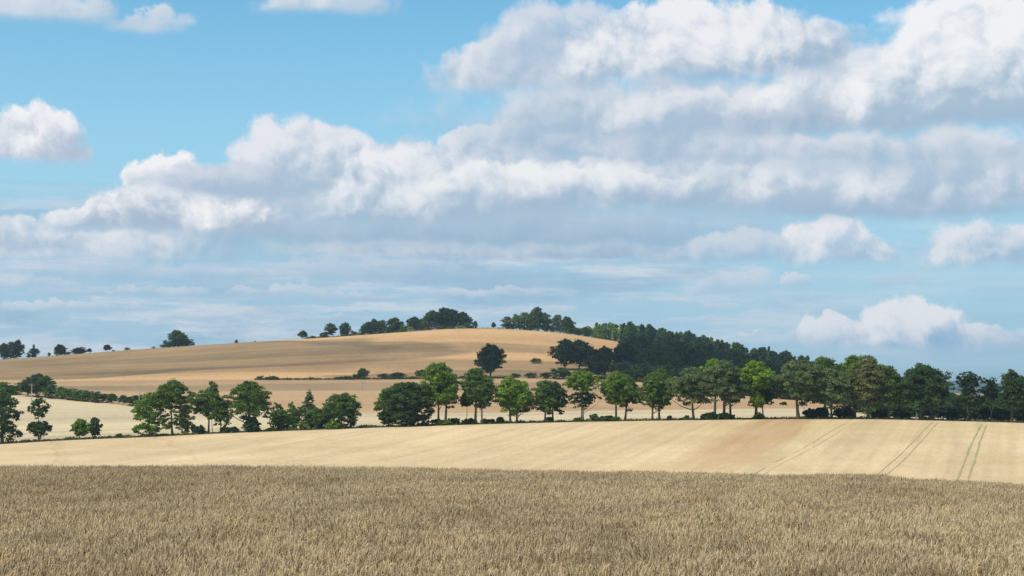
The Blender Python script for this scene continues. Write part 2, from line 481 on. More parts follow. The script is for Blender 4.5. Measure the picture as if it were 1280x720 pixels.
def red_patch(t, p, c):
    """a strip where reddish weed shows through the ripe crop, with a greener edge"""
    x, y, _z = sep(p)
    # across / along the drill rows, which run from the left foreground to the right distance
    ac = x - y * 0.29; al = y + x * 0.29
    q = comb(t, ac * 0.06, al * 0.009, 0.0)
    n = noise(q, 1.0, 6, 0.66) - 0.5
    rows = noise(comb(t, ac * 0.33, al * 0.006, 3.0), 1.0, 4, 0.6)
    broad = noise(comb(t, ac * 0.045, al * 0.012, 9.0), 1.0, 4, 0.6)
    mult = rows.smooth(.3, .7) * 0.16 + broad.smooth(.3, .7) * 0.16 + 0.84
    c = mix(t, 1.0, c, comb(t, mult, mult * 0.99 + .01, mult * .97 + .02), 'MULTIPLY')
    # strip axis runs from the foreground (x 32, y 340) to the avenue (x 70, y 500)
    d = (x - (y - 340.0) * 0.27 - 43.0)
    dd = d + n * 34
    k = dd.smooth(-19, -6) * dd.smooth(5, -1) * y.smooth(325, 430)
    c = mix(t, k * ((rows * 1.9 + n * 1.6 - 0.14).clamp() * 0.9), c, (0.44, 0.25, 0.125))
    g = (d + n * 10).smooth(-1, 3) * (d + n * 10).smooth(8, 4) * (n * 3 + 0.6).clamp()
    c = mix(t, g * 0.3, c, (0.40, 0.37, 0.16))
    # sunken wheel marks of old drill passes, at the left
    w = (x * 0.55 + y * 0.16 + n * 8)
    m1 = noise(comb(t, w * 0.25, 0.0, 0.0), 1.0, 3, 0.6).smooth(0.54, 0.68)
    l = x.smooth(-40, -140)
    c = mix(t, m1 * 0.6 * (l * 0.8 + 0.25), c, (0.42, 0.27, 0.12))
    y2 = noise(vm(p, 'MULTIPLY', (0.006, 0.03, 0)), 1.0, 5, 0.6).smooth(0.55, 0.72)
    return mix(t, y2 * 0.5, c, (0.47, 0.40, 0.15))

MAT = {}
MAT['crop_soil'] = field_mat('crop soil', (0.13, 0.10, 0.062), (0.10, 0.078, 0.05), grain=6)
MAT['pale'] = field_mat('ripe wheat', (0.62, 0.465, 0.275), (0.55, 0.395, 0.215), 0.13, (0.008, 0.03), 0.6, extra=red_patch, grain=0.9)
MAT['verge'] = field_mat('verge turf', (0.10, 0.105, 0.035), (0.17, 0.14, 0.06), 0.35, (0.3, 0.5), 0.5)
MAT['stubble'] = field_mat('straw stubble', (0.62, 0.49, 0.29), (0.44, 0.355, 0.23), 0.10, (0.0015, 0.02), 0.85, grain=0.5)
MAT['tan'] = field_mat('tan stubble', (0.50, 0.330, 0.172), (0.37, 0.236, 0.125), 0.12, (0.002, 0.018), 0.75, grain=0.4)
MAT['hill'] = field_mat('hill stubble', (0.58, 0.355, 0.165), (0.44, 0.262, 0.124), 0.14, (0.002, 0.016), 0.7, grain=0.35)
MAT['far'] = field_mat('far woods and meadows', (0.030, 0.060, 0.045), (0.045, 0.075, 0.045), 0.2, (0.0006, 0.0009), 0.6, grain=0.02)

# ------------------------------------------------------------------ object helpers
def link(o, parent=None):
    col.objects.link(o)
    if parent is not None: o.parent = parent
    return o

def mesh_obj(name, V, Fc, mat, parent=None, smooth=False, attrs=None, mats=None, idx=None):
    """one mesh object out of an (n,3) vertex array and an (m,k) face array"""
    me = bpy.data.meshes.new(name)
    V = np.asarray(V, np.float32); Fc = np.asarray(Fc, np.int32)
    k = Fc.shape[1]
    me.vertices.add(len(V)); me.vertices.foreach_set('co', V.ravel())
    me.loops.add(Fc.size); me.loops.foreach_set('vertex_index', Fc.ravel())
    me.polygons.add(len(Fc)); me.polygons.foreach_set('loop_start', np.arange(0, Fc.size, k, dtype=np.int32))
    if smooth: me.polygons.foreach_set('use_smooth', np.ones(len(Fc), bool))
    for mm in (mats or [mat]): me.materials.append(mm)
    if idx is not None: me.polygons.foreach_set('material_index', np.asarray(idx, np.int32))
    for an, av in (attrs or {}).items():
        a = me.attributes.new(an, 'FLOAT', 'FACE' if len(av) == len(Fc) else 'POINT'); a.data.foreach_set('value', np.asarray(av, np.float32))
    me.update(); me.validate()
    return link(bpy.data.objects.new(name, me), parent)

def structure(o): o['kind'] = 'structure'; return o
def stuff(o, label=None, cat=None):
    o['kind'] = 'stuff'
    if label: o['label'] = label
    if cat: o['category'] = cat
    return o
def root(name, loc, label, cat, group=None, rz=0.0):
    o = bpy.data.objects.new(name, None); o.empty_display_size = 0.5
    o.location = loc; o.rotation_euler = (0, 0, rz); link(o)
    o['label'] = label; o['category'] = cat
    if group: o['group'] = group
    return o

# ------------------------------------------------------------------ the ground, one sheet
def build_ground():
    us = np.concatenate([np.linspace(-700, -20, 60, endpoint=False), np.linspace(-20, 1300, 380, endpoint=False), np.linspace(1300, 2000, 50)])
    nsub = [6, 4, 8, 8, 40, 26, 16, 30, 26, 26, 4, 30, 36, 40, 40, 14, 10, 12, 20, 12, 4]
    names = ['crop_soil', 'pale', 'verge', 'stubble', 'tan', 'hill', 'far']
    rows_t = []; strip = []
    for k in range(len(stations) - 1):
        for j in range(nsub[k]): rows_t.append((k, j / nsub[k])); strip.append(names.index(stations[k][0]))
    rows_t.append((len(stations) - 2, 1.0))
    ys = np.array([np.interp(us, PX, SY[k]) for k in range(len(SY))]); zs = np.array([np.interp(us, PX, SZ[k]) for k in range(len(SY))])
    Yg = np.array([ys[k] + (ys[k + 1] - ys[k]) * f for k, f in rows_t])
    Zg = np.empty_like(Yg)
    for c in range(len(us)): Zg[:, c] = pchip(ys[:, c], zs[:, c], Yg[:, c])
    Xg = (us[None, :] - 640) / F * gY(Yg)
    Zg = Zg + rough(Xg, Yg)
    nr, nc = Yg.shape
    V = np.stack([Xg, Yg, Zg], -1).reshape(-1, 3)
    i = (np.arange(nr - 1)[:, None] * nc + np.arange(nc - 1)[None, :]).ravel()
    Fc = np.stack([i, i + 1, i + 1 + nc, i + nc], -1)
    idx = np.repeat(strip, nc - 1)
    structure(mesh_obj('ground', V, Fc, None, smooth=True, mats=[MAT[n] for n in names], idx=idx))
build_ground()

# wheel tracks through the ripe wheat: flattened green-edged lanes
def wheel_track(pts, w, mat, name='wheel_track'):
    """pts: (px, row) seen on the pale field between 340 and 497 m"""
    P3 = []
    for px, py in pts:
        lo, hi = 300.0, 500.0
        for _ in range(40):
            Y = (lo + hi) / 2; X, _y, z = spot(px, Y)
            if z < row_z(py, Y): lo = Y
            else: hi = Y
        P3.append((X, Y))
    # densify along a smooth curve
    a = np.array(P3); s = np.concatenate([[0], np.cumsum(np.hypot(*np.diff(a, axis=0).T))])
    q = np.linspace(0, s[-1], 150)
    X = pchip(s, a[:, 0], q); Y = pchip(s, a[:, 1], q)
    tx, ty = np.gradient(X), np.gradient(Y); L_ = np.hypot(tx, ty); nx, ny = ty / L_, -tx / L_
    V = []
    for side in (-1, 1):
        for i in range(len(q)):
            ww = w * max(0.02, 0.60 + 0.9 * mn.noise((q[i] * 0.09, side * .2, pts[0][0])) + 0.22 * mn.noise((q[i] * 0.3, side, pts[0][0])))
            x, y = X[i] + side * nx[i] * ww / 2, Y[i] + side * ny[i] * ww / 2
            V.append((x, y, ground(x, y) + 0.07))
    n = len(q)
    Fc = [(i, n + i, n + i + 1, i + 1) for i in range(n - 1)]
    return structure(mesh_obj(name, V, Fc, mat))
MAT['track'] = field_mat('trodden green wheel track', (0.30, 0.32, 0.14), (0.44, 0.37, 0.19), 0.25, (0.2, 0.2), 0.5)
MAT['track_mid'] = field_mat('half dry wheel track', (0.42, 0.385, 0.19), (0.53, 0.41, 0.22), 0.2, (0.2, 0.2), 0.5)
MAT['track_dry'] = field_mat('trodden dry wheel track', (0.50, 0.385, 0.215), (0.57, 0.43, 0.24), 0.2, (0.2, 0.2), 0.5)
wheel_track([(1191, 606), (1199, 590), (1207, 570), (1217, 548), (1227, 530.5)], .62, MAT['track'])
wheel_track([(1204, 606), (1212, 590), (1219, 570), (1225, 550), (1233, 531)], .62, MAT['track'])
wheel_track([(1088, 598), (1105, 585), (1125, 568), (1145, 548), (1166, 527.5)], .36, MAT['track_mid'])
wheel_track([(1100, 598), (1117, 585), (1136, 568), (1154, 548), (1173, 528)], .32, MAT['track_mid'])
wheel_track([(925, 600), (960, 582), (1000, 562), (1035, 541), (1062, 527)], .2, MAT['track_dry'])
wheel_track([(940, 600), (972, 582), (1011, 562), (1046, 541), (1072, 527)], .18, MAT['track_dry'])
wheel_track([(1281, 606), (1282, 580), (1283, 545), (1284, 531)], .45, MAT['track'])

# ------------------------------------------------------------------ foliage and bark
def leaf_mat():
    m, t, out = new_mat('leaves')
    oi = t.nodes.new('ShaderNodeObjectInfo')
    a = t.nodes.new('ShaderNodeAttribute'); a.attribute_name = 'v'
    v = S(t, a.outputs['Fac'])
    c = S(t, oi.outputs['Color'])
    c2 = mix(t, 1.0, c, comb(t, v.madd(0.85, 0.58), v.madd(0.65, 0.68), v.madd(0.5, 0.72)), 'MULTIPLY')
    d = t.nodes.new('ShaderNodeBsdfPrincipled'); t.links.new(c2.s, d.inputs['Base Color'])
    d.inputs['Roughness'].default_value = 0.62; d.inputs['Specular IOR Level'].default_value = 0.12
    tr = t.nodes.new('ShaderNodeBsdfTranslucent')
    c3 = mix(t, 1.0, c2, (1.25, 1.25, 0.5), 'MULTIPLY'); t.links.new(c3.s, tr.inputs['Color'])
    mx = t.nodes.new('ShaderNodeMixShader'); mx.inputs[0].default_value = 0.42
    t.links.new(d.outputs[0], mx.inputs[1]); t.links.new(tr.outputs[0], mx.inputs[2])
    t.links.new(mx.outputs[0], out.inputs[0])
    return m
LEAF = leaf_mat()
def bark_mat():
    m, t, out = new_mat('bark')
    p = S(t, t.nodes.new('ShaderNodeTexCoord').outputs['Object'])
    n = noise(vm(p, 'MULTIPLY', (6, 6, 1.2)), 1.0, 5, 0.65)
    oi = t.nodes.new('ShaderNodeObjectInfo')
    c = mix(t, 1.0, S(t, oi.outputs['Color']), comb(t, *[n.madd(1.1, 0.45)] * 3), 'MULTIPLY')
    t.links.new(bsdf(t, c, 0.95, 0.1, bump(t, n, 0.6, 0.06)), out.inputs[0])
    return m
BARK = bark_mat()

def tube(pts, radii, sides=7):
    pts = [Vector(p) for p in pts]; V = []; Fc = []
    for i, p in enumerate(pts):
        d = (pts[min(i + 1, len(pts) - 1)] - pts[max(i - 1, 0)]).normalized()
        a = d.orthogonal().normalized() if abs(d.z) < .999 else Vector((1, 0, 0)); b = d.cross(a)
        if i:                                   # keep the ring from twisting
            a = (pa - d * pa.dot(d)).normalized(); b = d.cross(a)
        pa = a
        for k in range(sides):
            t = 2 * pi * k / sides
            V.append(p + (a * cos(t) + b * sin(t)) * radii[i])
    for i in range(len(pts) - 1):
        for k in range(sides):
            q = i * sides
            Fc.append((q + k, q + (k + 1) % sides, q + sides + (k + 1) % sides, q + sides + k))
    return [tuple(v) for v in V], Fc

def crown_shape(kind, W, z0, z1, rs, nclump, airy=0.0):
    """clump centres and radii of a crown whose uneven envelope is W wide, from z0 to z1"""
    z1 = max(z1, z0 + .35); W = max(W, .5); H_ = z1 - z0
    # a few big lobes make the outline
    lobes = []
    if kind == 'cone':
        n = 9
        for i in range(n):
            f = i / (n - 1)
            r = W / 2 * (1 - f) ** 0.85 + 0.04 * W
            lobes.append((rs.normal(0, .03 * W), rs.normal(0, .03 * W), z0 + f * H_ * 0.97, r, r, H_ / n * 0.8))
    elif kind == 'bush':
        for i in range(6):
            a = rs.uniform(0, 2 * pi); d = rs.uniform(0.1, .30) * W
            h = rs.uniform(.6, 1.0) * H_
            lobes.append((d * cos(a), d * sin(a), z0 + h * 0.35, W * rs.uniform(.2, .3), W * rs.uniform(.2, .3), h * 0.65))
    elif kind == 'column':
        n = 6
        for i in range(n):
            f = (i + .5) / n
            r = W / 2 * (0.55 + 0.45 * math.sin(pi * min(1, f * 0.9 + .12))) * rs.uniform(.8, 1.05)
            lobes.append((rs.normal(0, .08 * W), rs.normal(0, .08 * W), z0 + f * H_, r, r, H_ / n))
    else:                                        # 'round', 'wide', 'oak'
        for f in (.3, .5, .7):
            lobes.append((0, 0, z0 + H_ * f, W * .27, W * .27, H_ * .22))
        n = {'round': 15, 'wide': 14, 'oak': 18}[kind]
        for i in range(n):
            a = 2 * pi * (i * .382 + rs.uniform(-.06, .06))
            f = (i + rs.uniform(.1, .9)) / n
            if kind == 'oak': prof = math.sqrt(max(.12, 1 - abs(2 * f - .8) ** 2.6))
            elif kind == 'wide': prof = math.sqrt(max(.2, 1 - abs(2 * f - 1.0) ** 3))
            else: prof = math.sqrt(max(.10, 1 - abs(2 * f - .85) ** 2.1))
            reach = W / 2 * prof * rs.uniform(.84, 1.06)
            r = W * rs.uniform(.14, .21)
            rz = min(r * rs.uniform(.9, 1.25), H_ * .27)
            d = max(0, reach - r)
            lobes.append((d * cos(a), d * sin(a), z0 + rz * .8 + f * (H_ - 1.8 * rz), r, r, rz))
    vol = np.array([l[3] * l[4] * l[5] for l in lobes]) ** .8; vol /= vol.sum()
    pick = rs.choice(len(lobes), nclump, p=vol)
    L_ = np.array(lobes)[pick]
    d = rs.normal(size=(nclump, 3)); d /= np.linalg.norm(d, axis=1)[:, None]
    d[:, 2] = np.where((d[:, 2] < -0.3) & (rs.random(nclump) < .5), -d[:, 2], d[:, 2])
    r = rs.random(nclump) ** (.28 if airy < .5 else .4)
    C_ = L_[:, :3] + d * L_[:, 3:6] * r[:, None]
    return C_, np.clip(L_[:, 5], .2, None), lobes

def leaves(C_, cr, nper, size, rs):
    """little folded leaf sprays: quads scattered through every clump, facing out and up"""
    n = len(C_); N = n * nper
    c = np.repeat(C_, nper, 0); rr = np.repeat(cr, nper)
    d = rs.normal(size=(N, 3)); d /= np.linalg.norm(d, axis=1)[:, None]
    d[:, 2] = np.abs(d[:, 2]) * .9 - .25 * (rs.random(N) < .35)
    p = c + d * (rr * rs.random(N) ** .45)[:, None] * np.array([1.08, 1.08, .9])
    nrm = d + rs.normal(size=(N, 3)) * .55 + np.array([0, 0, .35]); nrm /= np.linalg.norm(nrm, axis=1)[:, None]
    a = np.cross(nrm, rs.normal(size=(N, 3))); a /= np.linalg.norm(a, axis=1)[:, None]; b = np.cross(nrm, a)
    s = size * rs.uniform(.6, 1.25, N)[:, None]
    q = np.stack([p - a * s, p - b * s * .62, p + a * s, p + b * s * .62], 1) + (rs.normal(size=(N, 4, 3)) * size * .14)
    V = q.reshape(-1, 3); Fc = np.arange(4 * N).reshape(-1, 4)
    clump = np.clip(rs.normal(.5, .22, n), 0, 1)
    v = np.clip(np.repeat(clump, nper) + rs.normal(0, .16, N), 0, 1)
    return V, Fc, v

def tree_meshes(kind, W, z0, z1, seed, dens=1.0, airy=0.0, leaf=.34, trunk_r=.26, lean=0.0, fork=None, limbs=9, clump_r=None):
    """trunk with limbs, crown of leaf clumps, both around the tree's own foot"""
    rs = np.random.default_rng(seed)
    Hc = z1 - z0
    vol = W * W * Hc
    cr0 = clump_r or max(.45, .085 * (W + Hc) * .5)
    nc = int(dens * 1.65 * vol ** (2 / 3) / cr0 ** 2 * (1 - .5 * airy))
    nc = max(20, min(nc, 520))
    C_, _z, lobes = crown_shape(kind, W - cr0 * .4, z0 + cr0 * .35, z1 - cr0 * .45, rs, nc, airy)
    cr = cr0 * rs.uniform(.65, 1.25, nc)
    nper = max(14, int(34 * (cr0 / leaf) ** 2 / 9 * (1 - .25 * airy)))
    V, Fc, v = leaves(C_, cr, nper, leaf, rs)
    # trunk
    top = z0 + Hc * (.62 if kind != 'cone' else .95)
    bx, by = rs.normal(0, .25, 2)
    n = 7
    pts = []; rad = []
    for i in range(n):
        f = i / (n - 1)
        pts.append((bx * math.sin(f * 2.2) + lean * f * f * top * .2, by * math.sin(f * 2.6), -0.3 + f * (top + .3)))
        rad.append(trunk_r * (1.35 if i == 0 else 1.0) * (1 - .78 * f))
    TV, TF = tube(pts, rad, 8)
    def add(vs, fs):
        o = len(TV); TV.extend(vs); TF.extend([tuple(q + o for q in f) for f in fs])
    if limbs:
        order = rs.permutation(nc)[:limbs]
        for j in order:
            c = C_[j]
            h = max(min(c[2] - np.hypot(c[0], c[1]) * rs.uniform(.5, .9), top * .95), max(.25 * z0 + .6, min(z0 * .8, top * .8)))
            f = min(1, max(0, (h + .3) / (top + .3)))
            i0 = f * (n - 1); k = int(min(n - 2, i0)); ff = i0 - k
            s = Vector(pts[k]).lerp(Vector(pts[k + 1]), ff); r = (rad[k] * (1 - ff) + rad[k + 1] * ff) * .6
            e = Vector(c); mid = s.lerp(e, .5) + Vector((0, 0, -.08 * (e - s).length))
            add(*tube([s, mid, e], [r, r * .6, r * .18], 5))
    return (TV, TF), (V, Fc, v)

def make_tree(name, loc, label, cat, group, kind, W, H_, z0, seed, color, bark=(0.115, 0.095, 0.075), rz=0, **kw):
    r = root(name, loc, label, cat, group, rz)
    (TV, TF), (V, Fc, v) = tree_meshes(kind, W, z0, H_, seed, **kw)
    t = mesh_obj('trunk', TV, TF, BARK, r, smooth=True); t.color = (*bark, 1)
    c = mesh_obj('crown', V, Fc, LEAF, r, attrs={'v': v}); c.color = (*color, 1)
    return r

def copy_tree(src, loc, sx, sz, rz, label, cat, group, color):
    r = src.copy(); link(r); r.location = loc; r.scale = (sx, sx, sz); r.rotation_euler = (0, 0, rz)
    r['label'] = label; r['category'] = cat
    if group: r['group'] = group
    elif 'group' in r: del r['group']
    for ch in src.children:
        c = ch.copy(); link(c); c.parent = r
        if c.name.startswith('crown') or c.name.startswith('foliage'): c.color = (*color, 1)
    return r

# ================================================================== the avenue
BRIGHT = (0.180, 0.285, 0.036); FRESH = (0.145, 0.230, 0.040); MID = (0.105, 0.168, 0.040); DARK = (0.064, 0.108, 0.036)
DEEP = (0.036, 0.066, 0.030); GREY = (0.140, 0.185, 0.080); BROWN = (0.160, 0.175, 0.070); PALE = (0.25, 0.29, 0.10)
AVG = 'trees of the avenue across the fields'
AVY = 501.0
def avenue(px, w, top, cb, dY, kind, color, label, seed, airy=0.0, dens=1.0, tpx=None, cat='tree', bark=(0.10, 0.085, 0.07), name='avenue_tree', group=AVG, leaf=.34, **kw):
    Y = AVY + dY
    X, _y, z = spot(tpx if tpx is not None else px, Y)
    if group == AVG: w *= 1.06 if px < 130 else 1.55 if px > 985 else 1.40; cb += 7 if cb < 520 else 3
    elif kind != 'column': w *= 1.12
    Xc = (px - X * 0 - 640) / F * Y
    m = Y / F
    H_ = row_z(top, Y) - z
    H_ = max(H_, .7); z0 = .05 if kind == 'bush' else max(0.15, row_z(cb, Y) - z)
    kw.setdefault('trunk_r', 0.024 * H_ if kind != 'bush' else .1)
    return make_tree(name, (X, Y, z), label, cat, group, kind, w * m, H_, z0, seed, color, bark=bark, airy=airy, dens=dens, leaf=leaf, **kw)

A = avenue
# the left end, under the hedge and beside the wide valley field
A(6, 46, 487, 548, 0, 'column', DARK, 'tall dark tree at the extreme left edge of the picture', 11, airy=.3, tpx=3, name='roadside_tree')
A(4, 30, 484, 505, 9, 'round', FRESH, 'fresh green tree top behind the dark tree at the left edge', 12, name='roadside_tree')
A(46, 29, 493, 524, 0, 'round', DARK, 'thin airy tree with a lopsided crown, standing alone near the left edge', 13, airy=.6, dens=.75, tpx=49, trunk_r=.22, name='roadside_tree')
A(51, 34, 523, 549, 1, 'wide', DARK, 'low spreading dark growth around the foot of the thin airy tree', 14, airy=.3, cat='bush', name='roadside_bush', group=None, limbs=5, trunk_r=.12)
A(101, 25, 522, 549, 0, 'round', FRESH, 'round fresh green bush, left one of a pair in the open pale field', 15, cat='bush', name='roadside_bush', group=None, limbs=4, trunk_r=.12)
A(121, 19, 520, 547, 0, 'round', DARK, 'small dark tree, right one of a pair in the open pale field', 16, tpx=119, name='roadside_tree', limbs=4, trunk_r=.13)
A(148, 9, 541, 546, 0, 'bush', MID, 'tiny lone bush between the dark small tree and the avenue', 17, cat='bush', name='roadside_bush', group=None, limbs=0)
A(187, 37, 494, 544, 0, 'column', FRESH, 'ragged light green tree, leafy to the ground, first of the left group', 18, airy=.15, limbs=8)
A(219, 47, 473, 513, 2, 'round', MID, 'round-headed tree with a bare straight trunk, tallest of the first left group', 19, tpx=216, trunk_r=.34)
A(231, 22, 508, 541, 5, 'column', PALE, 'pale green young tree right of the bare straight trunk', 20, airy=.3, limbs=4, trunk_r=.12)
A(249, 20, 531, 542, 1, 'bush', DARK, 'low dark scrub between two trunks of the left group', 21, cat='bush', name='roadside_bush', group=None, limbs=0)
A(262, 42, 484, 522, 2, 'round', MID, 'green tree with a thin pointed tip, beside the round-headed tree', 22, airy=.15, tpx=261)
A(266, 11, 478, 492, 3, 'column', GREY, 'slim pointed tree top rising behind the broad green crowns of the left group', 23, airy=.4, limbs=2, trunk_r=.1)
A(277, 28, 497, 532, -1, 'round', MID, 'smaller tree with a drooping dark lower branch, right of the pointed tip', 24, airy=.3, tpx=276, trunk_r=.2)
A(288, 26, 533, 541, 2, 'bush', PALE, 'pale low bushes of the verge left of the big leafy tree', 25, cat='bush', name='roadside_bush', group=None, limbs=0)
A(312, 48, 471, 527, 0, 'oak', MID, 'big leafy tree with a high broad crown at the right end of the left group', 26, tpx=311, dens=1.1)
A(318, 30, 520, 540, -2, 'bush', DARK, 'dense dark shrub around the foot of the big leafy tree', 27, cat='bush', name='roadside_bush', group=None, limbs=0)
# the thicket
A(350, 36, 501, 536, 12, 'bush', MID, 'large green shrub at the left end of the thicket', 28, cat='bush', name='thicket_bush', group=None, limbs=3)
A(364, 22, 499, 520, 20, 'bush', FRESH, 'lighter green shrub top in the left of the thicket', 29, cat='bush', name='thicket_bush', group=None, limbs=2)
A(386, 18, 487, 515, 24, 'cone', GREY, 'slim grey-green pointed tree rising out of the thicket', 30, airy=.55, name='poplar', group=None, trunk_r=.14, limbs=5)
A(388, 46, 503, 537, 7, 'bush', MID, 'broad dark green shrub in the middle of the thicket', 31, cat='bush', name='thicket_bush', group=None, limbs=3)
A(405, 26, 505, 537, 4, 'bush', DARK, 'dark shrub pressed against the round tree of the thicket', 32, cat='bush', name='thicket_bush', group=None, limbs=3)
A(424, 43, 488, 531, 1, 'oak', MID, 'round tree closing the right end of the thicket', 33, tpx=427, dens=1.15)
A(416, 34, 527, 538, -2, 'bush', FRESH, 'low fresh green bush under the round tree of the thicket', 34, cat='bush', name='thicket_bush', group=None, limbs=0)
A(439, 10, 519, 536, 2, 'bush', BROWN, 'dry brownish bush at the right foot of the round tree', 35, cat='bush', name='thicket_bush', group=None, limbs=0)
A(380, 16, 525, 538, -1, 'bush', PALE, 'pale bush at the front foot of the thicket', 36, cat='bush', name='thicket_bush', group=None, limbs=0)
# the long run of trees
A(506, 62, 473, 528, -1, 'oak', DARK, 'wide dark tree with branches down to the ground, left end of the long row', 40, tpx=508, dens=1.25, clump_r=1.15)
A(510, 44, 505, 533, -3, 'bush', DARK, 'dark skirt of foliage below the wide dark tree', 41, cat='bush', name='verge_bush', group=None, limbs=0)
A(488, 24, 481, 510, 12, 'round', BRIGHT, 'bright green tree peeping out behind the wide dark tree', 42, tpx=486)
A(484, 20, 508, 531, -1, 'round', DARK, 'dark hanging branches at the left of the wide dark tree', 43, cat='tree', limbs=3, trunk_r=.14)
A(547, 44, 449, 506, -1, 'round', FRESH, 'tall bright-topped tree, left one of the highest pair of the row', 44, tpx=548, dens=1.1, trunk_r=.36)
A(559, 36, 455, 510, 11, 'round', MID, 'tall tree, right one of the highest pair of the row', 45, tpx=556.5)
A(594, 38, 456, 503, 0, 'round', MID, 'tree with a leaning trunk just right of the highest pair', 46, tpx=594)
A(604, 34, 463, 510, -2, 'round', MID, 'darker tree with a thin pale trunk, below the big oak on the slope', 47, tpx=602.5, airy=.15, trunk_r=.28)
A(583, 15, 489, 505, 7, 'round', DARK, 'small side crown hanging left of the leaning trunk', 48, limbs=3, trunk_r=.12)
A(638, 40, 468, 513, -1, 'round', BRIGHT, 'brightest yellow-green tree of the row, left of its pair', 49, tpx=638, dens=1.1)
A(653, 40, 471, 517, 9, 'oak', BRIGHT, 'bright yellow-green tree with a low right branch', 50, tpx=646.5)
A(682, 36, 471, 514, -1, 'round', MID, 'dull green tree right of the two brightest trees', 51, tpx=681, airy=.1)
A(694, 34, 474, 520, 8, 'round', DARK, 'dull dark green tree with low branches, left of a gap', 52, tpx=691, airy=.15)
A(728, 40, 460, 486, 0, 'round', FRESH, 'slender bright tree alone between two gaps', 53, tpx=727, airy=.15, trunk_r=.26)
A(732, 36, 484, 507, 3, 'wide', DARK, 'thin forked tree with dark sparse low branches below the slender bright crown', 54, tpx=729.5, airy=.65, dens=.6, trunk_r=.2)
A(768, 38, 461, 505, 0, 'round', FRESH, 'light-topped tree, left of the fourth pair', 55, tpx=770)
A(782, 36, 465, 507, 9, 'round', MID, 'grey-green dome of the fourth pair', 56, tpx=781)
A(811, 32, 465, 508, 0, 'round', MID, 'tree with dense dark left side, left of the fifth pair', 57, tpx=815)
A(823, 36, 459, 507, 8, 'round', MID, 'pointed dome of the fifth pair, with a pale trunk', 58, tpx=824)
A(866, 52, 455, 503, 0, 'oak', GREY, 'single broad tree with a small fork low on its trunk', 59, tpx=867, airy=.1, dens=1.1)
A(893, 32, 447, 480, 12, 'round', BRIGHT, 'bright green crown half hidden behind a tall grey-green tree', 60)
A(908, 50, 445, 503, -1, 'oak', GREY, 'tall grey-green tree on a thick trunk amid the row', 61, tpx=905, dens=1.15, trunk_r=.5)
A(920, 38, 452, 505, 10, 'round', MID, 'green tree just behind the tall grey-green one, pale trunk', 62, tpx=913)
A(951, 42, 447, 487, 0, 'round', BRIGHT, 'bright yellow-green round crown at the shaded woodland edge', 63, tpx=945)
A(945, 18, 488, 506, -2, 'round', BRIGHT, 'low bright leaf clusters hanging under the bright round crown', 64, tpx=946, limbs=3, trunk_r=.3)
A(954, 30, 478, 502, 7, 'round', DARK, 'dark tree in the shade behind the bright round crown', 65)
A(999, 56, 446, 503, 0, 'oak', GREY, 'big dull green tree on a gnarled pale-footed trunk', 66, tpx=998, dens=1.1, trunk_r=.55, bark=(.16, .13, .10))
A(1030, 42, 444, 506, 10, 'round', MID, 'dark green crown right of the gnarled tree, rising to its height', 67, tpx=1031)
A(1042, 42, 456, 508, 0, 'oak', GREY, 'dull green domed tree with two thin stems', 68, tpx=1039)
A(1070, 32, 440, 480, 9, 'round', FRESH, 'bright tree top, highest point of the right part of the avenue', 69, tpx=1068)
A(1084, 46, 441, 508, 0, 'oak', BROWN, 'brownish-tinged tall tree in the right part of the avenue', 70, tpx=1085, dens=1.1)
A(1117, 34, 453, 505, 0, 'round', MID, 'mid green tree between the brownish tree and the largest dark one', 71, tpx=1111)
A(1152, 50, 450, 508, 0, 'oak', DARK, 'largest dark tree of the avenue, broad flat top', 72, tpx=1150, dens=1.2, trunk_r=.5)  # from here to the right edge, darker leaf colours stand in for cloud shade
A(1178, 44, 458, 500, 6, 'oak', DARK, 'dark tree with lacy right edge against the sky', 73, tpx=1165, airy=.55, dens=.85)
A(1217, 30, 463, 480, 0, 'wide', DEEP, 'sparse dark tree with a flat see-through top right of the sky gap', 74, tpx=1210, airy=.7, dens=.7, trunk_r=.3)
A(1214, 26, 480, 518, 2, 'column', DARK, 'dark leafy lower growth on the sparse flat-topped tree', 75, tpx=1212, airy=.35)
A(1238, 24, 469, 500, 4, 'round', DEEP, 'thin dark crown next to the sparse flat-topped tree', 76, airy=.55, dens=.8)
A(1264, 34, 459, 515, 0, 'oak', DARK, 'dark round-topped tree near the right edge of the picture', 77, tpx=1265, airy=.3)
A(1290, 34, 466, 520, 3, 'oak', DARK, 'dark tree cut by the right edge of the picture', 78, airy=.2)
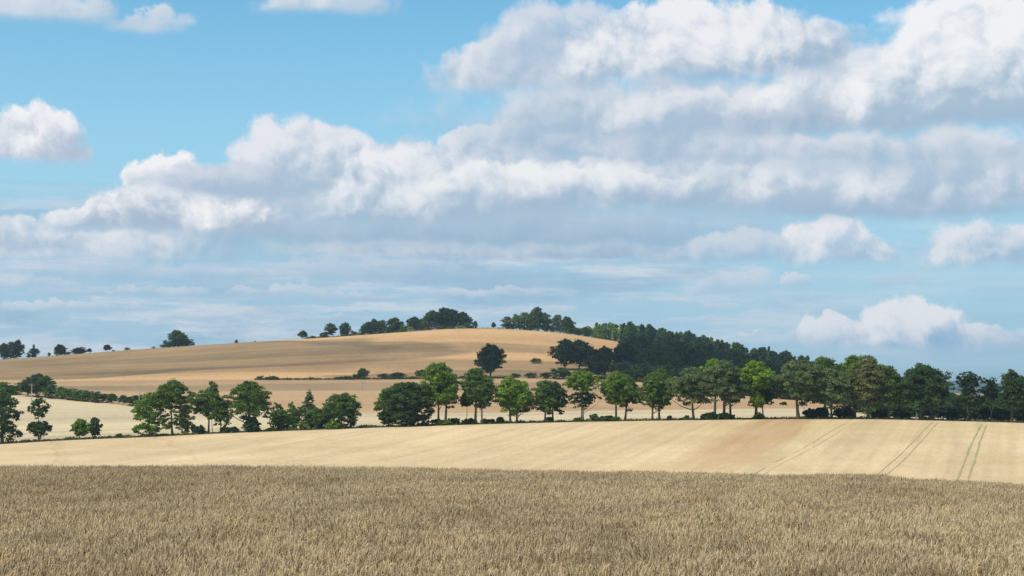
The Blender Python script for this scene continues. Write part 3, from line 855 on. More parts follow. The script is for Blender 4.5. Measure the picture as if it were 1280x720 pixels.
# low growth on the verge
for i, (px, w, top, dY, c, lab) in enumerate([
    (556, 14, 524, -3, FRESH, 'fresh green bush in front of the highest pair of trunks'),
    (566, 16, 521, 2, DARK, 'dark bush right of the highest pair of trunks'),
    (546, 12, 523, 2, DARK, 'dark bush left of the highest pair of trunks'),
    (588, 18, 522, 0, DARK, 'dark low bush left of the leaning trunk'),
    (610, 20, 523, 1, DARK, 'dark low bush right of the thin pale trunk'),
    (626, 10, 520, 1, MID, 'small spiky bush left of the brightest tree'),
    (686, 10, 520, 2, DARK, 'dark bush between the trunks of the dull green pair'),
    (722, 13, 521, 0, MID, 'low bush at the foot of the slender bright tree'),
    (742, 13, 517, 1, GREY, 'grey spiky shrub in the gap right of the slender bright tree'),
    (758, 17, 519, 0, DARK, 'dark rounded bush left of the fourth pair of trunks'),
    (770, 11, 520, -1, MID, 'small rounded bush touching a trunk of the fourth pair'),
    (836, 7, 519, 0, MID, 'tiny bush left of the single broad tree'),
    (858, 4, 518, 0, MID, 'tiny upright shrub beside the single broad tree'),
    (887, 26, 515, -1, DARK, 'long dark bush left of the thick trunk'),
    (907, 20, 514, -2, DARK, 'dark bush at the foot of the thick trunk'),
    (948, 16, 515, -2, DARK, 'dark bush at the foot of the bright round crown'),
    (1012, 20, 510, 3, DEEP, 'dark shrub right of the gnarled trunk'),
    (1026, 22, 506, 6, DEEP, 'dark shrub mass between the gnarled trunk and the two thin stems'),
    (1052, 26, 507, 6, DEEP, 'dark shrub mass below the right part of the avenue'),
    (1098, 24, 510, 7, DEEP, 'dark shrub below the brownish tree'),
    (1130, 22, 512, 8, DEEP, 'dark shrub left of the largest dark trunk'),
    (1190, 20, 510, 6, DEEP, 'dark shrub below the lacy-edged tree'),
    (1228, 26, 505, 8, DEEP, 'dark shrub right of the sparse flat-topped tree'),
    (1250, 24, 508, 7, DEEP, 'dark shrub left of the tree near the right edge'),
    (1280, 24, 512, 6, DEEP, 'dark shrub at the right edge of the picture')]):
    A(px, w, top, 526, dY, 'bush', c, lab, 100 + i, cat='bush', name='verge_bush', group='bushes on the avenue verge', limbs=0)

# ------------------------------------------------------------------ verge grass
def grass_strip(name, f0, n, h, label, color):
    """tufts of long grass: thin crossing blades along a line (px, Y) -> one mass"""
    rs = np.random.default_rng(len(name) + n)
    px0, px1, Yf, spread = f0
    V = []; 
    px = rs.uniform(px0, px1, n)
    for q in px:
        Y = Yf(q) + rs.uniform(-spread, spread)
        X, Y, z = spot(q, Y)
        hh = h * rs.uniform(.4, 1.2) * (.5 + 1.1 * abs(mn.noise((q * .06, 3.3, h))))
        w = hh * rs.uniform(.25, .5); a = rs.uniform(0, pi); lx, ly = rs.normal(0, .25, 2) * hh
        V += [(X - w * cos(a), Y - w * sin(a), z - .05), (X + w * cos(a), Y + w * sin(a), z - .05), (X + w * .4 * cos(a) + lx, Y + w * .4 * sin(a) + ly, z + hh), (X - w * .4 * cos(a) + lx, Y - w * .4 * sin(a) + ly, z + hh)]
    v = rs.random(n)
    o = mesh_obj(name, V, np.arange(4 * n).reshape(-1, 4), LEAF, attrs={'v': v}); o.color = (*color, 1)
    return stuff(o, label, 'grass')
grass_strip('verge_grass', (-120, 1420, lambda q: 503, 5), 9000, .75, 'rough dark green grass along the foot of the avenue', (0.14, 0.15, 0.06))

# ------------------------------------------------------------------ prototypes for distant trees (10 m high, 10 m wide)
FAR = {}
def proto(key, kind, n=2, **kw):
    FAR[key] = []
    for i in range(n):
        z0 = {'bush': .2, 'cone': .6, 'column': .5}.get(kind, .35)
        r = make_tree({'bush': 'shrub', 'cone': 'conifer'}.get(kind, 'broadleaf_tree'), (0, 0, 0), '', '', None, kind, 10 if kind != 'cone' else 4.2, 10, z0, 500 + i * 7 + len(key), MID, leaf=kw.get('leaf', .42), dens=kw.get('dens', 1), airy=kw.get('airy', 0), limbs=3, trunk_r=.2, clump_r=kw.get('clump_r', 1.0 if kind != 'cone' else .5))
        FAR[key].append([r, False])
proto('oak', 'oak', 3, dens=1.25)
proto('round', 'round', 3, dens=1.1)
proto('bush', 'bush', 3, dens=.8)
proto('airy', 'oak', 2, airy=.35, dens=.7)
proto('cone', 'cone', 3, dens=.8)
rsd = np.random.default_rng(99)
def put(key, px, top, w, Y, color, label, cat, group=None, base=None):
    """a distant tree standing on the land at (px, Y), its top at the given row of the photograph"""
    X, Y, z = spot(px, Y)
    H_ = max(.8, row_z(top, Y) - z)
    W_ = w * Y / F * (1.40 if key in ('oak', 'round', 'airy') else 1.3 if key == 'bush' else 1.1)
    if key != 'cone': W_ = min(W_, H_ * {'oak': 1.3, 'round': 1.3, 'airy': 1.45, 'bush': 2.4}[key])
    slot = FAR[key][rsd.integers(len(FAR[key]))]
    src = slot[0]
    wid = 4.2 if key == 'cone' else 10
    j = 1 + .18 * rsd.normal()
    colr = tuple(c * j for c in color)
    if not slot[1]:
        slot[1] = True
        r = src; r.location = (X, Y, z); r.scale = (W_ / wid, W_ / wid, H_ / 10); r.rotation_euler = (0, 0, rsd.uniform(0, 6.28))
        r['label'] = label; r['category'] = cat
        if group: r['group'] = group
        for c in r.children:
            if c.name.startswith('crown'): c.color = (*colr, 1)
        return r
    return copy_tree(src, (X, Y, z), W_ / wid, H_ / 10, rsd.uniform(0, 6.28), label, cat, group, colr)

# trees on the skyline of the hill
SK = 1296
RG = 'trees on the skyline of the hill'
for px, top, w, key, c, lab in [
    (4, 427, 12, 'oak', DARK, 'skyline tree cut by the left edge of the picture'),
    (13, 425, 12, 'airy', DARK, 'airy skyline tree second from the left edge'),
    (21, 424, 13, 'oak', DEEP, 'tall dark skyline tree third from the left edge'),
    (42, 434, 12, 'round', DARK, 'small round skyline tree with a pointed top behind it'),
    (41, 429, 6, 'cone', DARK, 'narrow pointed tip behind the small round skyline tree'),
    (35, 440, 5, 'bush', DARK, 'tiny skyline bush left of the small round tree'),
    (61, 440, 4, 'bush', DARK, 'tiny skyline bush left of the arched dark tree'),
    (74, 430, 20, 'oak', DEEP, 'arched dark skyline tree above the shaded slope'),
    (95, 433, 20, 'bush', DEEP, 'broad low dark skyline bush right of the arched tree'),
    (111, 435, 7, 'round', DARK, 'small square-topped skyline bush'),
    (133, 430, 9, 'round', DEEP, 'small ball-shaped tree alone on the shaded skyline'),
    (141, 437, 6, 'bush', DARK, 'tiny bush right of the ball-shaped skyline tree'),
    (159, 434, 13, 'bush', MID, 'flat green bush on the shaded skyline'),
    (191, 433, 6, 'bush', MID, 'tiny bush left of the airy skyline tree'),
    (203, 430, 8, 'bush', DARK, 'small bush at the left foot of the airy skyline tree'),
    (221, 411, 30, 'round', DARK, 'airy grey-green tree standing alone on the skyline above the left of the hill'),
    (295, 424, 5, 'cone', DEEP, 'tiny conifer alone on the skyline'),
    (318, 426, 4, 'bush', DEEP, 'speck of bush on the skyline right of the tiny conifer'),
    (378, 412.5, 14, 'round', DARK, 'small dark skyline tree at the start of the ridge growth'),
    (391, 419, 10, 'bush', FRESH, 'low green bush right of the first ridge tree'),
    (405, 414, 10, 'bush', DARK, 'low dark bush at the left foot of the pointed ridge tree'),
    (413, 402.5, 14, 'round', DARK, 'pointed round tree, left of two on the ridge'),
    (431, 402, 14, 'round', DARK, 'pointed round tree, right of two on the ridge'),
    (441, 412, 8, 'bush', MID, 'green bush right of the two pointed ridge trees'),
    (450, 415, 8, 'bush', FRESH, 'fresh low bush before the ridge copse'),
    (459, 401, 14, 'round', DEEP, 'dark tree at the left end of the ridge copse'),
    (468, 397, 12, 'round', DARK, 'second tree of the ridge copse'),
    (477, 399, 14, 'round', DARK, 'third tree of the ridge copse'),
    (493, 395.5, 19, 'oak', DARK, 'round-headed tree in the middle of the ridge copse'),
    (504, 405, 12, 'bush', MID, 'shrub between the middle trees of the ridge copse'),
    (517, 394.5, 16, 'round', DARK, 'pointed tree right of the middle of the ridge copse'),
    (527, 397, 12, 'airy', MID, 'airy tree left of the big dome on the ridge'),
    (541, 386, 22, 'oak', DARK, 'left shoulder of the big tree dome on the ridge'),
    (555, 382.5, 26, 'oak', DEEP, 'highest crown of the big tree dome on the ridge'),
    (567, 386, 18, 'oak', DEEP, 'right shoulder of the big tree dome on the ridge'),
    (579, 389, 17, 'oak', DEEP, 'last dark tree at the right end of the ridge copse'),
    (594, 400.5, 6, 'round', DARK, 'tiny tree right of the ridge copse'),
    (588, 405, 8, 'bush', DARK, 'tiny bush right of the last dark tree of the copse'),
    (617, 402, 5, 'round', DARK, 'tiny tree midway between the two groves of the ridge'),
    (634, 394, 14, 'airy', MID, 'left end tree of the second grove on the ridge'),
    (645, 391, 15, 'airy', MID, 'second tree of the second grove on the ridge'),
    (656, 388, 16, 'airy', MID, 'third tree of the second grove on the ridge'),
    (672, 381.5, 18, 'oak', DARK, 'tallest dark tree of the second grove on the ridge'),
    (664, 390, 14, 'round', MID, 'tree left below the tallest of the second grove'),
    (684, 391, 16, 'airy', MID, 'tree right of the tallest of the second grove'),
    (697, 391, 16, 'airy', MID, 'last but one tree of the second grove on the ridge'),
    (709, 395, 15, 'oak', DARK, 'right end tree of the second grove on the ridge')]:
    put(key, px, top, w, SK + (0 if top > 400 else 4) + rsd.uniform(-3, 3), c, lab, 'bush' if key == 'bush' else 'tree', RG)
for px, top, w, c, lab in [(547, 407, 12, PALE, 'yellow-green bush below the big tree dome on the ridge'),
                           (575, 406, 11, PALE, 'yellow-green bush below the last tree of the ridge copse'),
                           (562, 407, 9, MID, 'dull bush between the two yellow-green ridge bushes'),
                           (535, 408, 10, MID, 'dull bush left of the yellow-green ridge bushes'),
                           (505, 410, 9, FRESH, 'green bush below the middle of the ridge copse'),
                           (512, 408, 7, PALE, 'pale bush below the middle of the ridge copse')]:
    put('bush', px, top, w, 1288, c, lab, 'bush', RG)
for px0, px1, y0, n in [(382, 458, 0, 700), (585, 640, 0, 500), (715, 750, 0, 200)]:
    pass
for i, px in enumerate([213, 223, 232, 455, 464, 473, 483, 491, 499, 520, 529, 534, 551, 559, 568, 583, 632, 641, 651, 661, 671, 681, 691, 701, 712, 722, 731, 208, 218, 228, 236, 17, 7, 72, 82, 95, 101, 404, 431]):
    put('bush', px, float(np.interp(px, [0, 100, 240, 400, 560, 640, 730], [440, 436, 422, 416, 400, 401, 408])) + rsd.uniform(-2, 2), rsd.uniform(9, 13), 1298 + rsd.uniform(-2, 2), DARK if i % 3 else MID, 'low scrub filling the gaps under the skyline trees', 'bush', 'scrub under the skyline trees')
grass_strip('ridge_grass', (380, 630, lambda q: 1299, 5), 1500, 1.5, 'dry brown grass on the ridge of the hill', (0.23, 0.18, 0.075))

# the hedge line across the foot of the hill
HG = 'hedge bushes at the foot of the hill'
for px, top, w, Y, key, c, lab in [
    (325, 469, 14, 884, 'bush', DARK, 'dark bush at the left end of the hedge line under the hill'),
    (453, 459.5, 20, 884, 'oak', DARK, 'bushy small tree left of the long hedge piece'),
    (446, 465, 12, 884, 'bush', DARK, 'low bush at the foot of the bushy small tree'),
    (478, 466, 16, 884, 'bush', DARK, 'left piece of the long low hedge'),
    (490, 465.5, 16, 884, 'bush', DARK, 'middle piece of the long low hedge'),
    (502, 464.5, 17, 884, 'bush', DARK, 'right piece of the long low hedge'),
    (523, 462, 12, 884, 'airy', MID, 'airy bush right of the long low hedge'),
    (528, 461, 8, 886, 'round', DARK, 'small round bush touching the airy bush'),
    (645, 466, 20, 884, 'bush', DARK, 'low hedge piece right of the lone oak'),
    (664, 465, 22, 884, 'bush', DARK, 'low hedge piece above the bright avenue trees'),
    (680, 464.5, 20, 884, 'bush', DARK, 'low hedge piece left of the dark shrub'),
    (700, 458, 24, 880, 'bush', DARK, 'dark shrub ending the hedge line on the right'),
    (752, 468, 20, 882, 'bush', DARK, 'low shrub below the dark trees of the slope'),
    (733, 469, 16, 882, 'bush', DARK, 'low shrub left below the dark trees of the slope'),
    (671, 447, 16, 985, 'bush', MID, 'round bush alone in the field on the slope')]:
    put(key, px, top, w, Y, c, lab, 'bush', HG)
grass_strip('hedge_bank_grass', (318, 640, lambda q: 880, 3), 2600, 1.3, 'dark strip of grass and scrub across the foot of the hill', (0.06, 0.07, 0.03))

# dark trees half-way up the slope
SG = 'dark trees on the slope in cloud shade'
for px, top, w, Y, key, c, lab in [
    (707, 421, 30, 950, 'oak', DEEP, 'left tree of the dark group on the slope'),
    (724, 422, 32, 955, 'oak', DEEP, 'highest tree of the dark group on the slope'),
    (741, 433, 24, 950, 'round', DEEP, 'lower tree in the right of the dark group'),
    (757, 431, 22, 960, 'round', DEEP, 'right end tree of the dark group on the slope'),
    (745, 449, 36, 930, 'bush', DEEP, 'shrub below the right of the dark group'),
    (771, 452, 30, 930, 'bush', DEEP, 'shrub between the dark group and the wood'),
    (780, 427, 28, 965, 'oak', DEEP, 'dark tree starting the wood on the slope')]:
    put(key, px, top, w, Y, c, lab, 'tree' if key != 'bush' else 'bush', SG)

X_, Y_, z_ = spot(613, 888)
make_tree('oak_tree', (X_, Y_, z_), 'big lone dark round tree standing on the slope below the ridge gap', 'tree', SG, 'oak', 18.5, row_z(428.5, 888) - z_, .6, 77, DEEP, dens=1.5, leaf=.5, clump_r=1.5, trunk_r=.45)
# the hedgerow running down into the valley at the left
LH = 'bushes of the hedgerow in the left valley'
for i, (px, top, w, key, c, lab) in enumerate([
    (-6, 475, 26, 'bush', DARK, 'hedgerow bush cut by the left edge of the picture'),
    (12, 476, 26, 'bush', DARK, 'low dark hedgerow bush near the left edge'),
    (34, 473, 24, 'oak', DARK, 'dark hedgerow tree left of the pointed one'),
    (45, 465, 22, 'round', DEEP, 'tallest hedgerow tree with a pointed top'),
    (55, 469, 22, 'oak', DARK, 'dark hedgerow tree right of the pointed one'),
    (66, 480, 20, 'bush', DARK, 'hedgerow bush right below the tall trees'),
    (76, 482, 18, 'airy', MID, 'lighter feathery hedgerow bush'),
    (84, 484, 16, 'bush', MID, 'light green hedgerow bush after the feathery one'),
    (93, 485, 18, 'bush', MID, 'mid green hedgerow bush, left of the middle'),
    (104, 486, 18, 'bush', MID, 'mid green hedgerow bush in the middle of the row'),
    (114, 486, 18, 'bush', DARK, 'darker hedgerow bush right of the middle'),
    (124, 488, 17, 'bush', MID, 'light hedgerow bush before the two round ones'),
    (140, 491, 19, 'round', DARK, 'round hedgerow bush, left of two ball-shaped ones'),
    (154, 493, 15, 'round', DARK, 'round hedgerow bush, right of two ball-shaped ones'),
    (166, 493, 18, 'bush', DARK, 'dark hedgerow bush near the right end'),
    (179, 491, 17, 'bush', DEEP, 'last dark hedgerow bush before the ragged avenue tree'),
    (196, 495, 20, 'bush', DARK, 'hedgerow bush seen behind the ragged avenue tree')]):
    Yb = np.interp(px, [0, 170, 330], [742, 684, 648]); w *= 1.3
    put(key, px, top, w, Yb, c, lab, 'bush' if key in ('bush',) or px > 60 else 'tree', LH)

# ------------------------------------------------------------------ the wood on the right flank of the hill
SKY_TOP = [(700, 408), (735, 403), (760, 400), (800, 401), (850, 407), (900, 415), (940, 425), (980, 430), (1020, 438), (1060, 448), (1100, 461), (1150, 475), (1190, 490), (1215, 497), (1240, 490), (1290, 486), (1500, 486)]
FRONT = [(700, 905), (770, 905), (850, 830), (960, 790), (1280, 760), (1500, 760)]
cnt = 0
def wood_tree(px, Y, h, key, w, c, lab):
    global cnt
    j_ = rsd.uniform(.8, 1.6); c = tuple(v_ * j_ for v_ in c)
    lim = np.interp(px, *zip(*SKY_TOP)) + abs(rsd.normal(0, 3.5)) - 1
    X, Y, z = spot(px, Y)
    top = row_z(0, Y) and 480 - (z + h) / Y * F * .998
    for _ in range(3):
        pass
    # row of the top: invert row_z numerically
    lo, hi = 300.0, 600.0
    for _ in range(30):
        m_ = (lo + hi) / 2
        if row_z(m_, Y) > z + h: lo = m_
        else: hi = m_
    top = max(lo, lim)
    if row_z(top, Y) - z < 4: return
    cnt += 1
    put(key, px, top, w * F / Y, Y, c, lab, 'conifer' if key == 'cone' else 'tree', 'low trees behind the right part of the avenue' if lab == BELT else 'trees of the wood on the right flank of the hill')
CON = 'dark spruce among many alike in the wood'
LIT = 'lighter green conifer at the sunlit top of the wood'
BRO = 'dark broadleaf tree among many alike in the wood'
LOW = 'dark shrub at the lower edge of the wood'
BELT = 'dark low tree of the belt behind the right part of the avenue'
# the lit row along the ridge, sunlight put into its brighter leaf colours
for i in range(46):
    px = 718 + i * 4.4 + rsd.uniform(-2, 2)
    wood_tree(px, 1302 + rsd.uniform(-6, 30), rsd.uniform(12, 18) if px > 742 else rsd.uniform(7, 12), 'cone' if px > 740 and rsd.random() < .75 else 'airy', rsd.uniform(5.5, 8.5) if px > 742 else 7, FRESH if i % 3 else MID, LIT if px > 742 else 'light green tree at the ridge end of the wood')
# the dark mass, row behind row
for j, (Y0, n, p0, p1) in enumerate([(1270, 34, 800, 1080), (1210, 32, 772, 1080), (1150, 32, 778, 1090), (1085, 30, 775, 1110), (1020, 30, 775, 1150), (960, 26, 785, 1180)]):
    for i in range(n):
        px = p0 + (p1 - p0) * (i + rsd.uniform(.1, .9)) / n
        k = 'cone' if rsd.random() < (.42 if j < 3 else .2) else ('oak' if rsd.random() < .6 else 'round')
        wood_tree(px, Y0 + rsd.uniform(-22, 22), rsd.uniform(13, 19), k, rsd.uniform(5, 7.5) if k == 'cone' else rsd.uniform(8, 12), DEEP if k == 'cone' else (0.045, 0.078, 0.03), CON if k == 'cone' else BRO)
for i in range(46):
    px = 775 + 520 * (i + rsd.uniform(.1, .9)) / 46
    Y = np.interp(px, *zip(*FRONT)) + rsd.uniform(5, 50)
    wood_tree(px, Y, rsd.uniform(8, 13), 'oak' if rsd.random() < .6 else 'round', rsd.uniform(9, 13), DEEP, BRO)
for i in range(44):
    px = 778 + 520 * (i + rsd.uniform(.1, .9)) / 44
    Y = np.interp(px, *zip(*FRONT)) - 4 + rsd.uniform(-3, 4)
    wood_tree(px, Y, rsd.uniform(4.2, 7), 'bush', rsd.uniform(9, 13), DEEP, LOW)
for i in range(26):
    px = 1060 + 240 * (i + rsd.uniform(.1, .9)) / 26
    wood_tree(px, rsd.uniform(830, 960), rsd.uniform(9, 15), 'oak' if rsd.random() < .6 else 'round', rsd.uniform(9, 13), DEEP, BRO)
# the belt of trees in the hollow just beyond the right part of the avenue
for i in range(44):
    px = 1062 + 250 * (i + rsd.uniform(.1, .9)) / 44
    wood_tree(px, 575 + rsd.uniform(0, 60), rsd.uniform(5.5, 9.5), 'bush' if i % 3 == 0 else 'round', rsd.uniform(5, 8), DEEP if i % 2 else DARK, BELT)
for i in range(34):
    px = 1090 + 225 * (i + rsd.uniform(.1, .9)) / 34
    wood_tree(px, 545 + rsd.uniform(0, 10), rsd.uniform(4.2, 6) if px > 1160 else rsd.uniform(4, 5), 'bush', rsd.uniform(6, 9), DEEP if i % 2 else DARK, BELT)
print('wood trees', cnt)
for k_ in FAR:                              # shapes that found no place are taken away again
    for r_, used in FAR[k_]:
        if not used:
            for ch in list(r_.children): bpy.data.objects.remove(ch)
            bpy.data.objects.remove(r_)

# ------------------------------------------------------------------ poles of the power line
def pole_mat():
    m, t, out = new_mat('weathered pole')
    p = S(t, t.nodes.new('ShaderNodeTexCoord').outputs['Object'])
    n = noise(vm(p, 'MULTIPLY', (9, 9, .8)), 1.0, 4, 0.6)
    t.links.new(bsdf(t, mix(t, n, (0.30, 0.27, 0.22), (0.46, 0.43, 0.37)), 0.9), out.inputs[0]); return m
POLE = pole_mat()
def pole(px, top, Y, label, bar=True):
    X, Y, z = spot(px, Y)
    h = row_z(top, Y) - z
    r = root('utility_pole', (X, Y, z), label, 'utility pole', 'poles of the power line')
    V, Fc = tube([(0, 0, -.5), (0, 0, h * .5), (0, 0, h)], [.19, .17, .13], 8)
    mesh_obj('post', V, Fc, POLE, r, smooth=True)
    if bar:
        V, Fc = tube([(-.9, 0, h - .45), (.9, 0, h - .45)], [.07, .07], 5); mesh_obj('crossarm', V, Fc, POLE, r)
        for s in (-.8, 0, .8):
            V, Fc = tube([(s, 0, h - .4 if s else h), (s, 0, h - .2 if s else h + .2), (s, 0, h - .1 if s else h + .3)], [.03, .06, .04], 6); mesh_obj('insulator', V, Fc, POLE, r)
pole(39.5, 480, 640, 'grey wooden pole above the thin airy tree at the left')
pole(174, 482, 675, 'slim wooden pole sticking out of the hedgerow')
pole(453, 477, 790, 'faint thin pole in the tan field under the hill')
pole(1004.5, 494, 540, 'thin pole right of the gnarled avenue trunk')
pole(1145.5, 515, 499, 'short white post left of the largest dark trunk', bar=False)
pole(765.5, 412, 1292, 'pale bare stem at the corner of the wood on the ridge', bar=False)

# ================================================================== the near cereal field
def ear_mats():
    m, t, out = new_mat('ripe cereal')
    a = t.nodes.new('ShaderNodeAttribute'); a.attribute_name = 'v'; v = S(t, a.outputs['Fac'])
    b = t.nodes.new('ShaderNodeAttribute'); b.attribute_name = 'part'; part = S(t, b.outputs['Fac'])
    p = world_pos(t)
    big = noise(vm(p, 'MULTIPLY', (1, .45, 0)), .11, 4, .6)
    md = noise(vm(p, 'MULTIPLY', (1, .6, 0)), .55, 3, .6)
    ear = mix(t, v, (0.21, 0.145, 0.075), (0.86, 0.69, 0.42))
    stem = mix(t, v, (0.50, 0.37, 0.15), (0.78, 0.61, 0.28))
    c = mix(t, part, stem, ear)
    c = mix(t, big.smooth(.42, .62) * .8, c, mix(t, 1.0, c, (0.84, 0.81, 0.80), 'MULTIPLY'))
    c = mix(t, md.smooth(.55, .75) * .6, c, mix(t, 1.0, c, (1.12, 0.98, 0.72), 'MULTIPLY'))
    d = t.nodes.new('ShaderNodeBsdfPrincipled'); t.links.new(c.s, d.inputs['Base Color'])
    d.inputs['Roughness'].default_value = .7; d.inputs['Specular IOR Level'].default_value = .2
    tr = t.nodes.new('ShaderNodeBsdfTranslucent'); t.links.new(c.s, tr.inputs['Color'])
    mx = t.nodes.new('ShaderNodeMixShader'); mx.inputs[0].default_value = .35
    t.links.new(d.outputs[0], mx.inputs[1]); t.links.new(tr.outputs[0], mx.inputs[2]); t.links.new(mx.outputs[0], out.inputs[0])
    return m
EAR = ear_mats()

def crop_patch(seed, n=380, size=1.15):
    """a square metre of ripe triticale: stems, ears that nod at many angles, dry leaves"""
    rs = np.random.default_rng(seed)
    x, y = rs.uniform(-size / 2, size / 2, (2, n))
    h = CROP_H * rs.normal(1.0, .055, n) * 0.93
    az = rs.normal(0.4, 1.0, n); lean = np.abs(rs.normal(0, .10, n))
    nod = np.clip(np.abs(rs.normal(.35, .55, n)), 0, 2.3)
    V = []; Q = []; vv = []; pp = []
    def quad(a, b, c, d, v, p):
        o = len(V); V.extend((a, b, c, d)); Q.append((o, o + 1, o + 2, o + 3)); vv.append(v); pp.append(p)
    for i in range(n):
        ca, sa = cos(az[i]), sin(az[i])
        v = float(np.clip(rs.normal(.55, .24), 0, 1))
        if rs.random() < .05: v = .02
        if rs.random() < .05: v = 1.0
        tall = rs.random() < .035               # a few stand out above the rest with heavy ears
        if tall: h[i] += rs.uniform(.02, .07); v = float(rs.choice([.0, .12, .85, .95])); nod[i] = rs.uniform(.3, 2.4)
        bx, by = x[i], y[i]
        sx, sy, sz = bx + ca * lean[i] * h[i], by + sa * lean[i] * h[i], h[i] * .93
        w = .0032
        # stem, two crossed faces so that it shows from any side
        z0 = sz - .42
        quad((bx - w, by, z0), (bx + w, by, z0), (sx + w, sy, sz), (sx - w, sy, sz), v, 0)
        # ear: a chain of three segments that bends over
        L_ = rs.uniform(.075, .12); ang = rs.uniform(0, .25); pt = np.array((sx, sy, sz)); r0 = rs.uniform(.0065, .0095)
        if tall: L_ *= 1.2; r0 *= 1.15
        prof = [.55, 1.0, .9, .15]
        side = np.array((-sa, ca, 0.0))
        rings = []
        for k in range(4):
            d = np.array((ca * math.sin(ang), sa * math.sin(ang), math.cos(ang)))
            up = np.cross(side, d)
            r = r0 * prof[k]
            rings.append([pt + side * r, pt + up * r * .8, pt - side * r, pt - up * r * .8])
            if k < 3: pt = pt + d * L_ / 3; ang += nod[i] / 3
        o = len(V)
        for rg in rings: V.extend([tuple(q) for q in rg])
        for k in range(3):
            for j in range(4):
                Q.append((o + k * 4 + j, o + k * 4 + (j + 1) % 4, o + k * 4 + 4 + (j + 1) % 4, o + k * 4 + 4 + j)); vv.append(v + rs.normal(0, .08)); pp.append(1)
        # awns: a thin brush past the tip
        tip = rings[-1][0]
        for s in range(2):
            e = pt + d * rs.uniform(.02, .045) + rs.normal(0, .008, 3)
            quad(tuple(pt + side * .003), tuple(pt - side * .003), tuple(e - side * .0008), tuple(e + side * .0008), min(1, v + .2), 1)
        if rs.random() < .30:                   # a dry, hanging flag leaf
            a2 = rs.uniform(0, 6.28); lx, ly = cos(a2), sin(a2); hz = sz - rs.uniform(.04, .2); ll = rs.uniform(.08, .18); lw = .006
            p0 = (bx, by, hz); p1 = (bx + lx * ll * .5, by + ly * ll * .5, hz + rs.uniform(.0, .07)); p2 = (bx + lx * ll, by + ly * ll, hz - rs.uniform(.0, .1))
            vl = rs.uniform(.4, 1)
            quad((p0[0] - ly * lw, p0[1] + lx * lw, p0[2]), (p0[0] + ly * lw, p0[1] - lx * lw, p0[2]), (p1[0] + ly * lw, p1[1] - lx * lw, p1[2]), (p1[0] - ly * lw, p1[1] + lx * lw, p1[2]), vl, .4)
            quad((p1[0] - ly * lw, p1[1] + lx * lw, p1[2]), (p1[0] + ly * lw, p1[1] - lx * lw, p1[2]), (p2[0] + ly * .001, p2[1] - lx * .001, p2[2]), (p2[0] - ly * .001, p2[1] + lx * .001, p2[2]), vl, .4)
    me = bpy.data.meshes.new('cereal patch')
    me.from_pydata([tuple(map(float, q)) for q in V], [], Q)
    for an, av in (('v', vv), ('part', pp)):
        a = me.attributes.new(an, 'FLOAT', 'FACE'); a.data.foreach_set('value', np.asarray(av, np.float32))
    me.materials.append(EAR); me.update()
    return me

def build_crop():
    pc = bpy.data.collections.new('cereal patches')      # source shapes, not linked to the scene itself
    for i in range(6): pc.objects.link(bpy.data.objects.new('cereal_patch', crop_patch(40 + i)))
    pts = []; rot = []; scl = []
    rs = np.random.default_rng(5)
    step = .86
    Y = 13.0
    while Y < 84:
        xm = Y * .40 + 7
        for X in np.arange(-xm, xm, step):
            x, y = X + rs.uniform(-.3, .3), Y + rs.uniform(-.3, .3)
            z = ground(x, y)
            k = mn.noise((x * .10, y * .06, 0.0)); k2 = mn.noise((x * .5, y * .35, 5.0))
            hs = 1 + .07 * k + .07 * k2
            hs += .06 * mn.noise((x * .9, y * .9, 2.0)) * (1.6 if Y > 50 else 1)
            if k2 > .42: hs -= (k2 - .42) * .8           # small lodged hollows
            pts.append((x, y, z)); rot.append((rs.normal(0, .03), rs.normal(0, .03), rs.uniform(-.7, .7) + (pi if rs.random() < .25 else 0))); scl.append((1, 1, hs))
        Y += step
    me = bpy.data.meshes.new('cereal_crop')
    me.from_pydata(pts, [], [])
    for an, av in (('rot', rot), ('scl', scl)):
        a = me.attributes.new(an, 'FLOAT_VECTOR', 'POINT'); a.data.foreach_set('vector', np.asarray(av, np.float32).ravel())
    o = link(bpy.data.objects.new('cereal_crop', me))
    g = bpy.data.node_groups.new('standing crop', 'GeometryNodeTree')
    g.interface.new_socket('Geometry', in_out='INPUT', socket_type='NodeSocketGeometry')
    g.interface.new_socket('Geometry', in_out='OUTPUT', socket_type='NodeSocketGeometry')
    i = g.nodes.new('NodeGroupInput'); ot = g.nodes.new('NodeGroupOutput')
    mp = g.nodes.new('GeometryNodeMeshToPoints')
    ins = g.nodes.new('GeometryNodeInstanceOnPoints'); ci = g.nodes.new('GeometryNodeCollectionInfo')
    ci.inputs['Collection'].default_value = pc; ci.inputs['Separate Children'].default_value = True; ci.inputs['Reset Children'].default_value = True
    ar = g.nodes.new('GeometryNodeInputNamedAttribute'); ar.data_type = 'FLOAT_VECTOR'; ar.inputs[0].default_value = 'rot'
    asx = g.nodes.new('GeometryNodeInputNamedAttribute'); asx.data_type = 'FLOAT_VECTOR'; asx.inputs[0].default_value = 'scl'
    e2r = g.nodes.new('FunctionNodeEulerToRotation')
    g.links.new(i.outputs[0], mp.inputs[0]); g.links.new(mp.outputs[0], ins.inputs['Points'])
    g.links.new(ci.outputs[0], ins.inputs['Instance']); ins.inputs['Pick Instance'].default_value = True
    g.links.new(ar.outputs[0], e2r.inputs[0]); g.links.new(e2r.outputs[0], ins.inputs['Rotation']); g.links.new(asx.outputs[0], ins.inputs['Scale'])
    g.links.new(ins.outputs[0], ot.inputs[0])
    md = o.modifiers.new('standing crop', 'NODES'); md.node_group = g
    stuff(o, 'ripe grey-brown cereal crop with nodding ears filling the foreground', 'cereal crop')
    print('crop patches', len(pts))
build_crop()

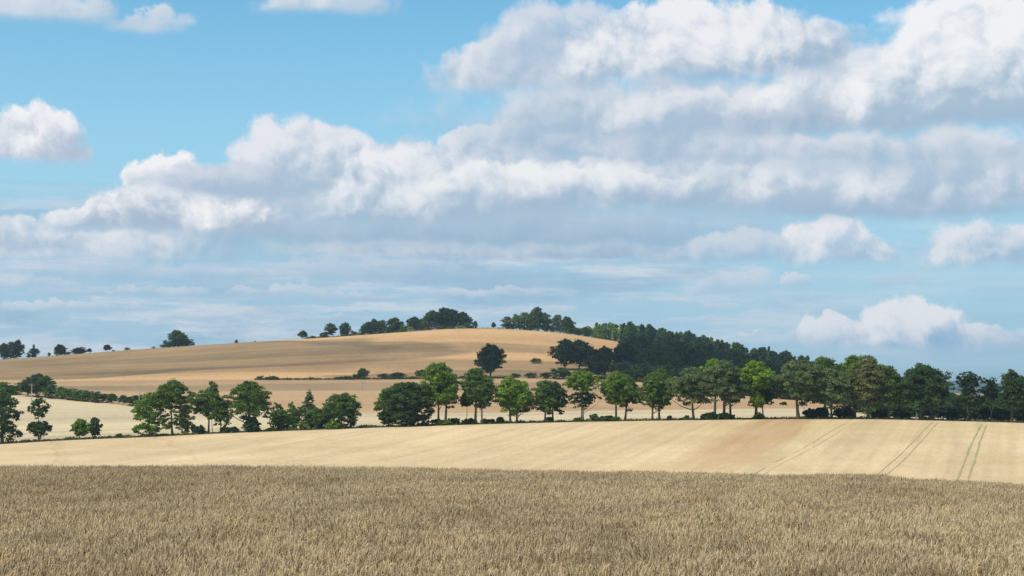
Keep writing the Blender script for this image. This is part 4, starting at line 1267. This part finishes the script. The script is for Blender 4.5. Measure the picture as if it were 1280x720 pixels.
# ================================================================== clouds whose shadows lie on the land
def cloud_mat():
    m, t, out = new_mat('cumulus vapour')
    p = world_pos(t)
    n = noise(vm(p, 'MULTIPLY', (1, .35, 1)), .012, 5, .62)
    d = t.nodes.new('ShaderNodeBsdfDiffuse'); d.inputs[0].default_value = (.85, .86, .88, 1)
    tr = t.nodes.new('ShaderNodeBsdfTranslucent'); tr.inputs[0].default_value = (.85, .86, .88, 1)
    m1 = t.nodes.new('ShaderNodeMixShader'); m1.inputs[0].default_value = .4
    t.links.new(d.outputs[0], m1.inputs[1]); t.links.new(tr.outputs[0], m1.inputs[2])
    tp = t.nodes.new('ShaderNodeBsdfTransparent')
    m2 = t.nodes.new('ShaderNodeMixShader')
    oi = t.nodes.new('ShaderNodeObjectInfo'); dens = sep(S(t, oi.outputs['Color']))[0]
    # thin veils let part of the sun through, thick ones hardly any
    t.links.new(((n - .5) * 0.6 + dens).clamp().s, m2.inputs[0])
    t.links.new(tp.outputs[0], m2.inputs[1]); t.links.new(m1.outputs[0], m2.inputs[2])
    t.links.new(m2.outputs[0], out.inputs[0])
    return m
CLOUD = cloud_mat()
def cloud(cx, cy, rx, ry, seed, h=950, dens=.8, thick=40):
    """a low cumulus placed so that its shadow falls round (cx, cy) on the ground"""
    gz = ground(cx, cy)
    k = (h - gz) / SUN[2]
    bm = bmesh.new(); bmesh.ops.create_icosphere(bm, subdivisions=5, radius=1)
    V = []
    for v in bm.verts:
        p = v.co
        n = mn.fractal((p.x * 1.4 + seed, p.y * 1.4, p.z * 1.4), 1.0, 2.0, 5)
        s = 1 + .30 * n
        V.append((p.x * rx * s, p.y * ry * s, (p.z if p.z > 0 else p.z * .35) * thick * s))
    Fc = [tuple(v.index for v in f.verts) for f in bm.faces]; bm.free()
    o = mesh_obj('cloud', V, Fc, CLOUD, smooth=True)
    o.location = (cx + SUN[0] * k, cy + SUN[1] * k, h); o.color = (dens, dens, dens, 1)
    return structure(o)
CLOUDS = [
    (-320, 1105, 250, 190, 2.3, 1000, .38),
    (-110, 1090, 190, 40, 4.4, 1000, .22),      # the brown shade on the left of the hill
    (-60, 965, 170, 36, 5.1, 1000, .25),         # thin bands over the middle of the hill
    (-60, 820, 190, 26, 7.7, 1000, .22),
    (130, 1000, 75, 70, 9.2, 1000, .3),
    (330, 1055, 250, 165, 3.9, 1000, .62),       # the dark wood
    (330, 820, 190, 130, 6.4, 1000, .55),
    (-20, 905, 75, 22, 8.8, 1000, .45),
]
for c in CLOUDS: cloud(c[0], c[1], c[2], c[3], c[4], c[5], c[6])

# ================================================================== the air
def haze():
    m, t, out = new_mat('air')
    n = t.nodes.new('ShaderNodeVolumePrincipled')
    n.inputs['Color'].default_value = (0.72, 0.88, 1.0, 1); n.inputs['Density'].default_value = 8e-5; n.inputs['Anisotropy'].default_value = .3
    t.links.new(n.outputs[0], out.inputs['Volume'])
    x, y0, y1, z0, z1 = 6500, -420, 16100, -125, 75
    V = [(-x, y0, z0), (x, y0, z0), (x, y1, z0), (-x, y1, z0), (-x, y0, z1), (x, y0, z1), (x, y1, z1), (-x, y1, z1)]
    Fc = [(0, 3, 2, 1), (4, 5, 6, 7), (0, 1, 5, 4), (1, 2, 6, 5), (2, 3, 7, 6), (3, 0, 4, 7)]
    stuff(mesh_obj('haze', V, Fc, m), 'thin blue summer haze over the whole landscape', 'haze')
HAZE = True
if HAZE: haze()
